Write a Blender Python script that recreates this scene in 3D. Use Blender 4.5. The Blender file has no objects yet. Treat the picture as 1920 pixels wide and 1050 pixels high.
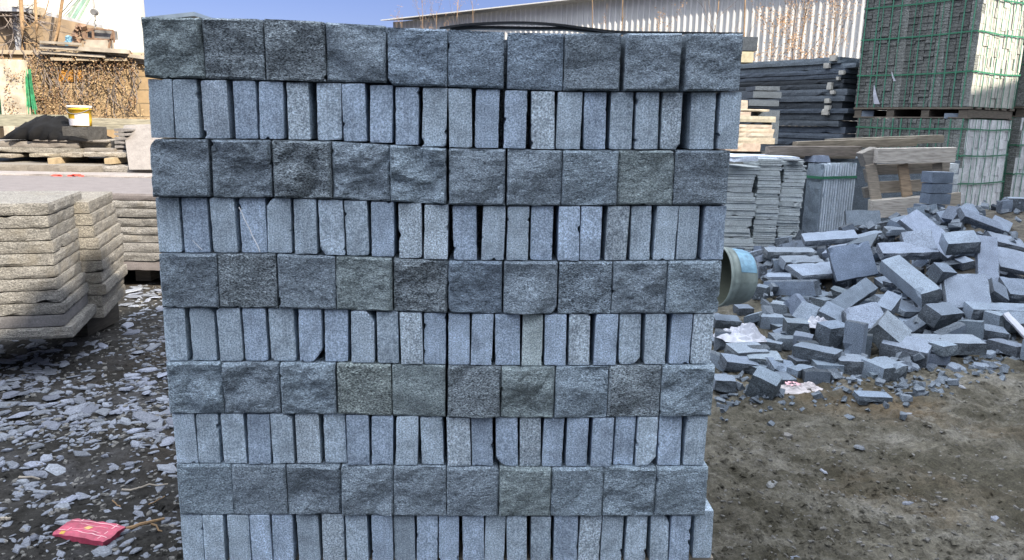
import bpy, math, random
from mathutils import Vector, Matrix, Euler, noise
sc = bpy.context.scene
COL = sc.collection
R = math.radians
# ---------------- camera ----------------
F = 1430.0; TH = R(11.8); RHO = R(1.09); CH = 1.05
_f = Vector((0, math.cos(TH), -math.sin(TH)))
_r0 = Vector((1, 0, 0)); _u0 = Vector((0, math.sin(TH), math.cos(TH)))
_r = _r0*math.cos(RHO) + _u0*math.sin(RHO); _u = -_r0*math.sin(RHO) + _u0*math.cos(RHO)
CAM = Vector((0, 0, CH))
cd = bpy.data.cameras.new("camera"); cam = bpy.data.objects.new("camera", cd); COL.objects.link(cam)
cd.sensor_width = 36; cd.lens = F*36/1920; cd.clip_start = .02; cd.clip_end = 2000
cam.matrix_world = Matrix(((_r.x, _u.x, -_f.x, 0), (_r.y, _u.y, -_f.y, 0), (_r.z, _u.z, -_f.z, CH), (0, 0, 0, 1)))
sc.camera = cam
# ---------------- light ----------------
SUN = Vector((.70, -.714, .70)).normalized()
SEL = math.asin(SUN.z); SROT = math.atan2(SUN.x, SUN.y)
SKYLOW = (.25, .235, .34, 1); CLOUD_FILL = (15.5, 16.2, 17.2, 1)
w = bpy.data.worlds.new("World"); sc.world = w; w.use_nodes = True
nt = w.node_tree; bg = nt.nodes["Background"]
sky = nt.nodes.new("ShaderNodeTexSky"); sky.sky_type = 'NISHITA'; sky.sun_disc = False
sky.sun_elevation = SEL; sky.sun_rotation = SROT; sky.altitude = 50; sky.air_density = 1.0; sky.dust_density = .6; sky.ozone_density = 2.6
bg.inputs[1].default_value = .15
# deep blue towards the horizon, unseen bright cloud added overhead to fill the shade
_tc = nt.nodes.new("ShaderNodeTexCoord"); _sx = nt.nodes.new("ShaderNodeSeparateXYZ"); nt.links.new(_tc.outputs['Generated'], _sx.inputs[0])
_mr = nt.nodes.new("ShaderNodeMapRange"); _mr.interpolation_type = 'SMOOTHSTEP'; _mr.inputs[1].default_value = .30; _mr.inputs[2].default_value = .72; nt.links.new(_sx.outputs[2], _mr.inputs[0])
_no = nt.nodes.new("ShaderNodeTexNoise"); _no.inputs['Scale'].default_value = 3.0; _no.inputs['Detail'].default_value = 5; nt.links.new(_tc.outputs['Generated'], _no.inputs['Vector'])
_cr = nt.nodes.new("ShaderNodeMapRange"); _cr.inputs[1].default_value = .35; _cr.inputs[2].default_value = .6; nt.links.new(_no.outputs['Fac'], _cr.inputs[0])
_mu = nt.nodes.new("ShaderNodeMath"); _mu.operation = 'MULTIPLY'; nt.links.new(_mr.outputs[0], _mu.inputs[0]); nt.links.new(_cr.outputs[0], _mu.inputs[1])
_low = nt.nodes.new("ShaderNodeMix"); _low.data_type = 'RGBA'; _low.blend_type = 'MULTIPLY'; _low.inputs[0].default_value = 1; nt.links.new(sky.outputs[0], _low.inputs[6]); _low.inputs[7].default_value = SKYLOW
_mx = nt.nodes.new("ShaderNodeMix"); _mx.data_type = 'RGBA'; nt.links.new(_mu.outputs[0], _mx.inputs[0]); nt.links.new(_low.outputs[2], _mx.inputs[6]); _mx.inputs[7].default_value = CLOUD_FILL
nt.links.new(_mx.outputs[2], bg.inputs[0])
ld = bpy.data.lights.new("sun", 'SUN'); ld.energy = 5.0; ld.angle = R(.5); ld.color = (1, .88, .71)
lo = bpy.data.objects.new("sun", ld); COL.objects.link(lo); lo.rotation_euler = (-SUN).to_track_quat('-Z', 'Y').to_euler(); lo.location = (6, -6, 9)
sc.view_settings.view_transform = 'Standard'; sc.view_settings.look = 'None'; sc.view_settings.gamma = 1
sc.view_settings.exposure = 1.25
# ---------------- helpers ----------------
def ray(px, py): return (_f + _r*((px-960)/F) + _u*(-(py-525)/F)).normalized()
def on_z(px, py, z=0.0):
    d = ray(px, py); return CAM + d*((z-CH)/d.z)
def on_y(px, py, Y):
    d = ray(px, py); return CAM + d*(Y/d.y)
def on_plane(px, py, p0, n):
    d = ray(px, py); return CAM + d*((p0-CAM).dot(n)/d.dot(n))
def tag(o, label=None, cat=None, group=None, kind=None):
    if label: o['label'] = label
    if cat: o['category'] = cat
    if group: o['group'] = group
    if kind: o['kind'] = kind
    return o
def col(o, c):
    o.color = (c[0], c[1], c[2], 1) if not isinstance(c, (int, float)) else (c, c, c, 1); return o
def empty(name, loc, label, cat, group=None, rz=0):
    o = bpy.data.objects.new(name, None); COL.objects.link(o); o.location = loc; o.rotation_euler = (0, 0, rz); o.empty_display_size = .1
    return tag(o, label, cat, group)
def link(name, me, mat, parent=None, loc=(0, 0, 0), rot=(0, 0, 0), smooth=False):
    o = bpy.data.objects.new(name, me); COL.objects.link(o); o.location = loc; o.rotation_euler = rot
    if mat and not me.materials: me.materials.append(mat)
    if parent: o.parent = parent
    if smooth:
        for p in me.polygons: p.use_smooth = True
    return o
class MB:
    def __init__(s): s.v = []; s.f = []
    def add(s, vs, fs, M=None):
        b = len(s.v)
        s.v += [tuple(M @ Vector(v)) if M else tuple(v) for v in vs]
        s.f += [tuple(i+b for i in f) for f in fs]
    def box(s, c, d, rot=(0, 0, 0), M=None):
        m = Matrix.Translation(c) @ Euler(rot).to_matrix().to_4x4()
        if M: m = M @ m
        v = [(x*d[0]/2, y*d[1]/2, z*d[2]/2) for x in (-1, 1) for y in (-1, 1) for z in (-1, 1)]
        s.add(v, [(0, 1, 3, 2), (4, 6, 7, 5), (0, 4, 5, 1), (2, 3, 7, 6), (0, 2, 6, 4), (1, 5, 7, 3)], m)
    def bar(s, a, b, wd, th, up=(0, 0, 1)):
        a = Vector(a); b = Vector(b); d = b-a; L = d.length; x = d.normalized(); y = Vector(up).cross(x)
        if y.length < 1e-4: y = Vector((0, 1, 0)).cross(x)
        y.normalize(); z = x.cross(y)
        m = Matrix((x, y, z)).transposed().to_4x4(); m.translation = (a+b)/2
        v = [(i*L/2, j*wd/2, k*th/2) for i in (-1, 1) for j in (-1, 1) for k in (-1, 1)]
        s.add(v, [(0, 1, 3, 2), (4, 6, 7, 5), (0, 4, 5, 1), (2, 3, 7, 6), (0, 2, 6, 4), (1, 5, 7, 3)], m)
    def tube(s, pts, r, n=6, r2=None):
        pts = [Vector(p) for p in pts]; b = len(s.v); K = len(pts)
        for i, p in enumerate(pts):
            t = (pts[min(i+1, K-1)]-pts[max(i-1, 0)]).normalized()
            a = t.cross(Vector((0, 0, 1)));
            if a.length < .05: a = t.cross(Vector((1, 0, 0)))
            a.normalize(); c = t.cross(a); rr = r if r2 is None else r+(r2-r)*i/(K-1)
            for k in range(n):
                an = 2*math.pi*k/n; s.v.append(tuple(p + a*(rr*math.cos(an)) + c*(rr*math.sin(an))))
        for i in range(K-1):
            for k in range(n):
                q = b+i*n; s.f.append((q+k, q+(k+1) % n, q+n+(k+1) % n, q+n+k))
        s.f.append(tuple(b+k for k in range(n))[::-1]); s.f.append(tuple(b+(K-1)*n+k for k in range(n)))
    def build(s, name, mat, parent=None, origin=None, smooth=False):
        o0 = Vector(origin) if origin is not None else (parent.location.copy() if parent else Vector((0, 0, 0)))
        me = bpy.data.meshes.new(name); me.from_pydata([tuple(Vector(v)-o0) for v in s.v], [], s.f); me.update()
        return link(name, me, mat, parent, (0, 0, 0) if parent else o0, smooth=smooth)
def nz(x, y, z, sc_=1.0): return noise.noise(Vector((x*sc_, y*sc_, z*sc_)))
def lattice(w_, l_, t_, n, split='', amp=.004, seed=0, edge=.0015, taper=(0, 0), freq=18, z0=0.0, warp=None, cuts=()):
    """box grid with broken (split) faces; split is a string of face letters from l r f b u d"""
    nx, ny, nzz = n; idx = {}; vs = []; fs = []; mi = []; sd = seed*7.31+.137
    def fz(p, s_): return noise.fractal(Vector((p[0]*s_+sd, p[1]*s_-sd*.7, p[2]*s_+sd*1.3)), 1.0, 2.0, 4)
    def vert(i, j, k):
        key = (i, j, k)
        if key in idx: return idx[key]
        x = w_*(i/nx-.5); y = l_*(j/ny-.5); z = t_*k/nzz
        p = [x, y, z]
        ex = (i in (0, nx)); ey = (j in (0, ny)); ez = (k in (0, nzz)); cnt = ex+ey+ez
        dn = fz(p, freq)
        fl = min(1, 1.6*min(1, min(i, nx-i)/max(1, nx*.14) + .18)) if nx > 2 else 1
        ge = 1.0 if cnt == 1 else .3
        if 'l' in split and i == 0: p[0] -= amp*dn*ge
        if 'r' in split and i == nx: p[0] += amp*(dn*.8+abs(noise.noise(Vector((y*freq*.55+sd, z*freq*.55, sd))))*1.2)*ge
        if 'f' in split and j == 0:
            g = 1.0 if cnt == 1 else .25
            h = noise.noise(Vector((x*freq*.55+sd, z*freq*.55, sd)))
            p[1] -= amp*g*(dn*.7+abs(h)*1.7)
        if 'b' in split and j == ny: p[1] += amp*dn*ge
        if 'u' in split and k == nzz: p[2] += amp*dn*.7*ge
        if cnt >= 2:
            e = edge*(.45+1.1*max(0, fz((x*2, y*2, z*2), 30))) * (1.5 if cnt == 3 else 1)
            e2 = max(0, noise.noise(Vector((x*60+sd*2, y*40, z*60)))-.52)*edge*26
            e += e2
            if ex: p[0] += -e if i == nx else e
            if ey: p[1] += (-e*.7 if j == ny else e*.7)
            if ez: p[2] += -e if k == nzz else e
        tz = k/nzz
        for (sx_, sz_, cs) in cuts:
            if j == 0 or (j == 1 and cs > .012):
                dx_ = w_/2-p[0]*sx_; dz_ = (t_-z) if sz_ > 0 else z
                o_ = cs-dx_-dz_*.7
                if o_ > 0: p[0] -= sx_*o_*.5; p[2] -= sz_*o_*.6; p[1] += .003
        p[0] *= 1-taper[0]*tz; p[1] *= 1-taper[1]*tz
        p[2] += z0
        if warp: p = warp(p, i/nx, j/ny, tz)
        idx[key] = len(vs); vs.append(tuple(p)); return idx[key]
    for i in range(nx):
        for j in range(ny):
            mi += [0, int('u' in split)]
            fs.append((vert(i, j, 0), vert(i, j+1, 0), vert(i+1, j+1, 0), vert(i+1, j, 0)))
            fs.append((vert(i, j, nzz), vert(i+1, j, nzz), vert(i+1, j+1, nzz), vert(i, j+1, nzz)))
    for i in range(nx):
        for k in range(nzz):
            mi += [int('f' in split), int('b' in split)]
            fs.append((vert(i, 0, k), vert(i+1, 0, k), vert(i+1, 0, k+1), vert(i, 0, k+1)))
            fs.append((vert(i, ny, k), vert(i, ny, k+1), vert(i+1, ny, k+1), vert(i+1, ny, k)))
    for j in range(ny):
        for k in range(nzz):
            mi += [int('l' in split), int('r' in split)]
            fs.append((vert(0, j, k), vert(0, j, k+1), vert(0, j+1, k+1), vert(0, j+1, k)))
            fs.append((vert(nx, j, k), vert(nx, j+1, k), vert(nx, j+1, k+1), vert(nx, j, k+1)))
    return vs, fs, mi
def mesh(name, vf, mats=None):
    me = bpy.data.meshes.new(name); me.from_pydata(vf[0], [], vf[1]); me.update()
    if mats:
        for m in mats: me.materials.append(m)
        me.polygons.foreach_set('material_index', vf[2])
    return me
# ---------------- materials ----------------
def newmat(name):
    m = bpy.data.materials.new(name); m.use_nodes = True; t = m.node_tree
    return m, t, t.nodes["Principled BSDF"]
def N(t, typ, **kw):
    n = t.nodes.new(typ)
    for k, v in kw.items():
        if k.startswith('_'): setattr(n, k[1:], v)
        else: n.inputs[k].default_value = v
    return n
def ramp(t, src, stops, interp='LINEAR'):
    r = t.nodes.new("ShaderNodeValToRGB"); r.color_ramp.interpolation = interp
    e = r.color_ramp.elements
    while len(e) < len(stops): e.new(.5)
    for i, (p, c) in enumerate(stops):
        e[i].position = p; e[i].color = (c, c, c, 1) if isinstance(c, (int, float)) else (*c, 1)
    t.links.new(src, r.inputs[0]); return r.outputs[0]
def mix(t, fac, a, b, mode='MIX'):
    m = t.nodes.new("ShaderNodeMix"); m.data_type = 'RGBA'; m.blend_type = mode
    for s, v in ((0, fac), (6, a), (7, b)):
        if isinstance(v, (int, float)): m.inputs[s].default_value = v if s == 0 else (v, v, v, 1)
        elif isinstance(v, tuple): m.inputs[s].default_value = (*v, 1)
        else: t.links.new(v, m.inputs[s])
    return m.outputs[2]
def coords(t, scale=(1, 1, 1), kind='Object', rot=(0, 0, 0), rnd=True):
    tc = t.nodes.new("ShaderNodeTexCoord"); mp = t.nodes.new("ShaderNodeMapping"); src = tc.outputs[kind]
    if rnd:
        oi = t.nodes.new("ShaderNodeObjectInfo"); va = t.nodes.new("ShaderNodeVectorMath"); va.operation = 'ADD'
        cx = t.nodes.new("ShaderNodeMath"); cx.operation = 'MULTIPLY'; cx.inputs[1].default_value = 37.0
        t.links.new(oi.outputs['Random'], cx.inputs[0])
        t.links.new(src, va.inputs[0]); t.links.new(cx.outputs[0], va.inputs[1]); src = va.outputs[0]
    mp.inputs['Scale'].default_value = scale; mp.inputs['Rotation'].default_value = rot
    t.links.new(src, mp.inputs[0]); return mp.outputs[0]
def noise_t(t, vec, scale, detail=4, rough=.6, dist=0):
    n = N(t, "ShaderNodeTexNoise", Scale=scale, Detail=detail, Roughness=rough, Distortion=dist)
    t.links.new(vec, n.inputs['Vector']); return n.outputs['Fac']
def bump(t, bsdf, hs, strength=.5, dist=.002):
    prev = None
    for h, st, d in hs:
        b = N(t, "ShaderNodeBump", Strength=st, Distance=d); t.links.new(h, b.inputs['Height'])
        if prev: t.links.new(prev, b.inputs['Normal'])
        prev = b.outputs[0]
    t.links.new(prev, bsdf.inputs['Normal'])
def stone(name, dark, light, sp=330, split=False, lo=.36, hi=.66, warm=None, rough=.85, bst=.5):
    m, t, b = newmat(name)
    v = coords(t)
    vs = coords(t, (1, 1, 2.1), rot=(0, .5, 0)) if split else v
    n1 = noise_t(t, vs, sp, 3, .75, .4 if split else 0)
    n2 = noise_t(t, v, 14, 5, .6, .3)
    n3 = noise_t(t, vs, sp*.33, 3, .7, .5)
    fac = ramp(t, n1, [(lo, 0.0), ((lo+hi)/2, .42), (hi, 1.0)])
    c = mix(t, fac, dark, light)
    f2 = ramp(t, n2, [(.3, .80), (.7, 1.17)])
    c = mix(t, .85, c, f2, 'MULTIPLY')
    if split:
        f3 = ramp(t, n3, [(.35, .78), (.65, 1.22)]); c = mix(t, .9, c, f3, 'MULTIPLY')
    if name.startswith("sawn") or name.startswith("coarse_sawn"):
        v5 = coords(t, (260, 30, 7)); f5 = ramp(t, noise_t(t, v5, 1.0, 3, .6), [(.35, .88), (.65, 1.10)]); c = mix(t, .8, c, f5, 'MULTIPLY')
        f6 = ramp(t, noise_t(t, v, 21, 4, .62, .6), [(.34, .72), (.5, 1.0), (.68, 1.25)]); c = mix(t, .8, c, f6, 'MULTIPLY')
    if warm:
        f4 = ramp(t, noise_t(t, v, 9, 3, .5), [(.55, 0.0), (.72, .55)]); c = mix(t, f4, c, warm)
    oi = t.nodes.new("ShaderNodeObjectInfo"); c = mix(t, 1.0, c, oi.outputs['Color'], 'MULTIPLY')
    t.links.new(c, b.inputs['Base Color']); b.inputs['Roughness'].default_value = rough
    b.inputs['Specular IOR Level'].default_value = .35
    if split: bump(t, b, [(noise_t(t, vs, 60, 5, .65, .6), bst, .010), (n1, bst, .003)])
    else: bump(t, b, [(noise_t(t, v, 40, 4, .6), .25, .002), (n1, .3, .0008)])
    return m
M_split = stone("split_granite", (.062, .089, .115), (.61, .74, .87), 340, True, .36, .68, bst=.9)
M_splitc = stone("coarse_split_granite", (.040, .056, .070), (.70, .83, .93), 290, True, .39, .66, bst=.95)
M_sawn = stone("sawn_granite", (.152, .20, .26), (.58, .685, .80), 400, False, .34, .64)
M_sawnc = stone("coarse_sawn_granite", (.13, .17, .215), (.67, .79, .89), 360, False, .36, .64)
M_chunk = stone("rubble_granite", (.075, .098, .125), (.30, .355, .425), 260, False, .32, .68)
M_chunkr = stone("rubble_granite_broken_shaded", (.018, .024, .031), (.20, .235, .27), 200, True, .34, .68, bst=.7)  # broken faces, darkened further to put shade on the sides into the colour
M_slab = stone("slab_granite", (.048, .047, .046), (.295, .287, .273), 170, True, .34, .66, warm=(.15, .135, .11), bst=.6)
M_slabsaw = stone("slab_sawn", (0.133, 0.125, 0.123), (0.246, 0.234, 0.229), 160, False, .3, .7)
M_palestone = stone("pale_stone", (.29, .32, .34), (.56, .61, .64), 120, False, .3, .7)
M_black = stone("black_stone", (.014, .020, .028), (.075, .092, .115), 120, False, .3, .7)
M_chip = stone("stone_chip", (.10, .112, .135), (.27, .295, .35), 200, False, .3, .7)
M_ground_rub = stone("rubble_fill", (.035, .032, .026), (.12, .11, .09), 40, True, .3, .7)
def simple(name, c, rough=.7, ns=20, var=.25, bumpd=.002, metal=0, bs=.4, scale=(1, 1, 1), useobj=False):
    m, t, b = newmat(name); v = coords(t, scale)
    n = noise_t(t, v, ns, 5, .6)
    f = ramp(t, n, [(.3, 1-var), (.7, 1+var)])
    cc = mix(t, 1.0, c, f, 'MULTIPLY')
    if useobj:
        oi = t.nodes.new("ShaderNodeObjectInfo"); cc = mix(t, 1.0, cc, oi.outputs['Color'], 'MULTIPLY')
    t.links.new(cc, b.inputs['Base Color']); b.inputs['Roughness'].default_value = rough; b.inputs['Metallic'].default_value = metal
    bump(t, b, [(n, bs, bumpd)]); return m
M_wood = simple("weathered_wood", (.27, .235, .19), .85, 14, .4, .002, scale=(1, 1, 9), useobj=True)
M_woodh = simple("weathered_board", (.30, .28, .25), .85, 10, .4, .002, scale=(1, 6, 9), useobj=True)
M_yellowood = simple("new_wood", (0.295, 0.230, 0.142), .8, 20, .25, useobj=True)
M_tarp = simple("black_plastic", (.004, .004, .0045), .75, 9, .4, .004); M_tarp.node_tree.nodes["Principled BSDF"].inputs["Specular IOR Level"].default_value = .12
M_strapb = simple("black_strap", (.012, .013, .015), .4, 30, .2)
M_green = simple("green_strap", (.03, .16, .09), .45, 30, .25)
M_greenh = simple("green_film", (.05, .20, .13), .5, 30, .3)
M_white = simple("white_paint", (0.472, 0.461, 0.425), .6, 1.5, .06)
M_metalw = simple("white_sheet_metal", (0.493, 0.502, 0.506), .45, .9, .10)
M_roofedge = simple("blue_grey_trim", (.10, .14, .20), .5, 3, .2)
M_darksheet = simple("grey_sheet_metal", (.35, .36, .36), .5, 1, .1)
M_yellow = simple("yellow_plastic", (0.472, 0.295, 0.018), .4, 8, .08)
M_label = simple("white_label", (0.413, 0.402, 0.425), .6, 8, .1)
M_bucket = simple("dirty_white_bucket", (.17, .21, .20), .5, 11, .45, .002)
M_blue = simple("faded_blue_print", (.13, .26, .36), .5, 25, .5)
M_red = simple("red_plastic", (.55, .05, .04), .45, 10, .1)
M_bag = simple("white_plastic_bag", (.42, .44, .50), .5, 14, .15, .006)
M_pack = simple("pink_red_film", (.38, .055, .10), .55, 30, .5, .004)
M_packl = simple("pale_pink_print", (.75, .42, .46), .45, 40, .2)
M_gold = simple("gold_print", (.62, .42, .14), .5, 40, .3)
M_rust = simple("rusty_iron", (.16, .10, .065), .8, 12, .5)
M_iron = simple("grey_iron", (.14, .14, .14), .6, 9, .4)
M_cream = simple("cream_concrete", (0.325, 0.271, 0.195), .9, 4, .2, .004)
M_greycol = simple("grey_concrete", (.30, .31, .33), .9, 6, .25)
M_ledge = simple("pale_timber", (0.290, 0.257, 0.212), .9, 7, .3, useobj=True)
M_bark = simple("tan_bark", (0.221, 0.142, 0.074), .9, 25, .35, .003)
M_twig = simple("grey_twig", (.15, .125, .11), .9, 20, .3)
M_seed = simple("dry_orange_leaf", (.30, .19, .11), .8, 40, .35)
M_vine = simple("dry_brown_leaf", (.165, .095, .048), .8, 60, .3)
M_vine2 = simple("dry_tan_leaf", (.29, .205, .11), .8, 60, .3)
M_rope = simple("pale_green_rope", (0.195, 0.264, 0.218), .7, 20, .25, useobj=True)
M_grn = simple("green_plastic_strip", (0.032, 0.208, 0.096), .5, 14, .5)
M_chalk = simple("red_chalk", (.65, .08, .06), .8, 60, .5)
def blockwall(name, c, mort, bw, bh):
    m, t, b = newmat(name)
    tc = t.nodes.new("ShaderNodeTexCoord"); mp = t.nodes.new("ShaderNodeMapping"); mp.inputs['Rotation'].default_value = (R(90), 0, 0)
    t.links.new(tc.outputs['Object'], mp.inputs[0])
    br = t.nodes.new("ShaderNodeTexBrick"); t.links.new(mp.outputs[0], br.inputs['Vector'])
    br.inputs['Scale'].default_value = 1; br.inputs['Brick Width'].default_value = bw; br.inputs['Row Height'].default_value = bh
    br.inputs['Mortar Size'].default_value = .012; br.inputs['Mortar Smooth'].default_value = .3
    br.inputs['Color1'].default_value = (*c, 1); br.inputs['Color2'].default_value = (c[0]*.82, c[1]*.78, c[2]*.72, 1); br.inputs['Mortar'].default_value = (*mort, 1)
    n = noise_t(t, tc.outputs['Object'], 3, 6, .65); f = ramp(t, n, [(.3, .7), (.7, 1.15)])
    cc = mix(t, 1.0, br.outputs['Color'], f, 'MULTIPLY'); t.links.new(cc, b.inputs['Base Color']); b.inputs['Roughness'].default_value = .95
    bump(t, b, [(br.outputs['Fac'], .6, -.012), (n, .4, .01)]); return m
M_blockwall = blockwall("tan_block_wall", (0.346, 0.254, 0.148), (0.203, 0.153, 0.092), .40, .20)
M_hutwall = blockwall("hut_block_wall", (0.315, 0.241, 0.162), (0.179, 0.136, 0.094), .45, .24)
# mud
def mud():
    m, t, b = newmat("mud"); tc = t.nodes.new("ShaderNodeTexCoord"); P = tc.outputs['Object']
    big = noise_t(t, P, 1.1, 5, .6, .2); mid = noise_t(t, P, 7.0, 8, .72, .15); fine = noise_t(t, P, 55, 6, .78, 0); vf = noise_t(t, P, 170, 4, .8)
    c = mix(t, ramp(t, mid, [(.38, 0.0), (.60, 1.0)]), (.040, .037, .028), (.118, .111, .090))
    c = mix(t, ramp(t, big, [(.54, 0.0), (.70, .65)]), c, (.120, .080, .040))
    g = noise_t(t, P, 3.1, 8, .74, .3); c = mix(t, ramp(t, g, [(.49, 0.0), (.60, .75)]), c, (.170, .164, .145))
    g2 = noise_t(t, P, 2.1, 7, .72, .2); c = mix(t, ramp(t, g2, [(.45, 0.0), (.58, .8)]), c, (.046, .043, .031))
    c = mix(t, 1.0, c, ramp(t, fine, [(.34, .62), (.5, 1.0), (.66, 1.38)]), 'MULTIPLY')
    c = mix(t, 1.0, c, ramp(t, vf, [(.35, .75), (.65, 1.3)]), 'MULTIPLY')
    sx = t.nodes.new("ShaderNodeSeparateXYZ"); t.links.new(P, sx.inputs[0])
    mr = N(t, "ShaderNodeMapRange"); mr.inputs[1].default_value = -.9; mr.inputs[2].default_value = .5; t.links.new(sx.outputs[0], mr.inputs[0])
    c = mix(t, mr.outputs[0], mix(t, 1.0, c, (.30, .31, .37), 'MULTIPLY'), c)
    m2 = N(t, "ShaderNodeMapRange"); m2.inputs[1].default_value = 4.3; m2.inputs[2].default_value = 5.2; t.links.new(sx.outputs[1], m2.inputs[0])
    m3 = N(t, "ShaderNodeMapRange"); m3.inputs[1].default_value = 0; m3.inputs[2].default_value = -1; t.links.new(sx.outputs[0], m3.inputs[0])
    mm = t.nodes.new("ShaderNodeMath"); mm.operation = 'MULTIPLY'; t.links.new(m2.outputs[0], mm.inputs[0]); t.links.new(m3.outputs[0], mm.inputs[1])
    c = mix(t, mm.outputs[0], c, mix(t, 1.0, c, (1.9, 1.65, 1.3), 'MULTIPLY'))  # warm sunlight put into the mud colour on the far-left ground
    t.links.new(c, b.inputs['Base Color']); b.inputs['Roughness'].default_value = .95; b.inputs['Specular IOR Level'].default_value = .2
    bump(t, b, [(mid, .5, .03), (fine, .45, .008), (vf, .4, .003)]); return m
M_mud = mud()
# ---------------- ground ----------------
def gh(x, y):
    h = .022*noise.fractal(Vector((x*1.3, y*1.3, 1.7)), 1.0, 2.0, 4) + .017*noise.fractal(Vector((x*6, y*8, 4.2)), .8, 2.0, 5)
    h += .016*noise.ridged_multi_fractal(Vector((x*3.1, y*4.0, 9.2)), 1.0, 2.0, 3, 1.0, 2.0)*.5
    if y < 6:
        cl = noise.noise(Vector((x*17, y*21, 3.3))); h += .013*max(0, cl)**1.3*2.0 + .008*noise.noise(Vector((x*40, y*44, 8.1))) + .007*max(0, noise.noise(Vector((x*27, y*30, 1.1)))-.1)*3
        # wheel rut
        u = (x-(1.02+(y-2.1)*-.45)); 
        if 1.75 < y < 2.6: h -= .010*math.exp(-(u/.035)**2)*min(1, (y-1.75)*6, (2.6-y)*6)
    if x < -.5: h *= .5
    return h-.012
def axis(lo_, hi_, st, far, sgn=None):
    a = []; x = lo_
    while x < hi_: a.append(x); x += st
    a.append(hi_); s_ = st
    x = hi_
    while x < far: s_ *= 1.35; x += s_; a.append(x)
    x = lo_; s_ = st; pre = []
    while x > -far: s_ *= 1.35; x -= s_; pre.append(x)
    return pre[::-1]+a
gx = axis(-2.3, 2.7, .012, 400); gy = axis(1.45, 4.2, .012, 400)
vs = []
for y in gy:
    for x in gx:
        inn = -3.6 < x < 5 and .6 < y < 8
        z = gh(x, y) if (-8 < x < 12 and -2 < y < 16) else 0
        vs.append((x, y, z))
nxg = len(gx); fs = [(j*nxg+i, j*nxg+i+1, (j+1)*nxg+i+1, (j+1)*nxg+i) for j in range(len(gy)-1) for i in range(nxg-1)]
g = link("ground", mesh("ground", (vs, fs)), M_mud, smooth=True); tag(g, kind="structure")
# ---------------- the big stack of granite setts ----------------
PSI = R(2.0); SP0 = Vector((0, 1.32, 0)); SN = Vector((math.sin(PSI), -math.cos(PSI), 0)); SE = Vector((math.cos(PSI), math.sin(PSI), 0))
def sp(px, py):
    p = on_plane(px, py, SP0, SN); return (p-SP0).dot(SE), p.z
def interp(pts, x):
    if x <= pts[0][0]: return pts[0][1]
    for (a, b), (c, d) in zip(pts, pts[1:]):
        if x <= c: return b+(d-b)*(x-a)/(c-a)
    return pts[-1][1]
CB = [
 [(268, 30.5), (380, 32.5), (497, 34), (610, 40), (724, 47), (727, 50), (839, 54), (945, 59), (1056, 61), (1389, 62)],
 [(268, 146), (380, 148), (611, 154), (724, 156), (727, 161), (839, 163.5), (945, 167), (1060, 171), (1284, 172), (1389, 171)],
 [(279, 259.5), (520, 261.5), (620, 264), (690, 267), (740, 271), (838, 277), (940, 279), (1050, 281), (1389, 281)],
 [(285, 370), (514, 370.5), (623, 373), (731, 378), (838, 384), (950, 386), (1160, 385.5), (1367, 385)],
 [(292, 475), (545, 475), (590, 478), (738, 483), (840, 488), (1000, 489.5), (1160, 489), (1359, 487.5)],
 [(302, 577), (519, 577.5), (640, 580.5), (740, 584), (840, 587.5), (1000, 589), (1350, 587.5)],
 [(307, 678), (500, 678.5), (700, 681), (840, 685), (1000, 687), (1200, 685), (1337, 683)],
 [(315, 776), (633, 775), (735, 779.5), (835, 781.6), (1045, 783.8), (1235, 781), (1337, 779)],
 [(326, 870), (600, 870.5), (800, 873), (1000, 875.6), (1325, 873.8)],
 [(334, 965.6), (640, 964.5), (840, 967), (1325, 966.5)],
 [(339, 1058), (1342, 1058)]]
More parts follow.
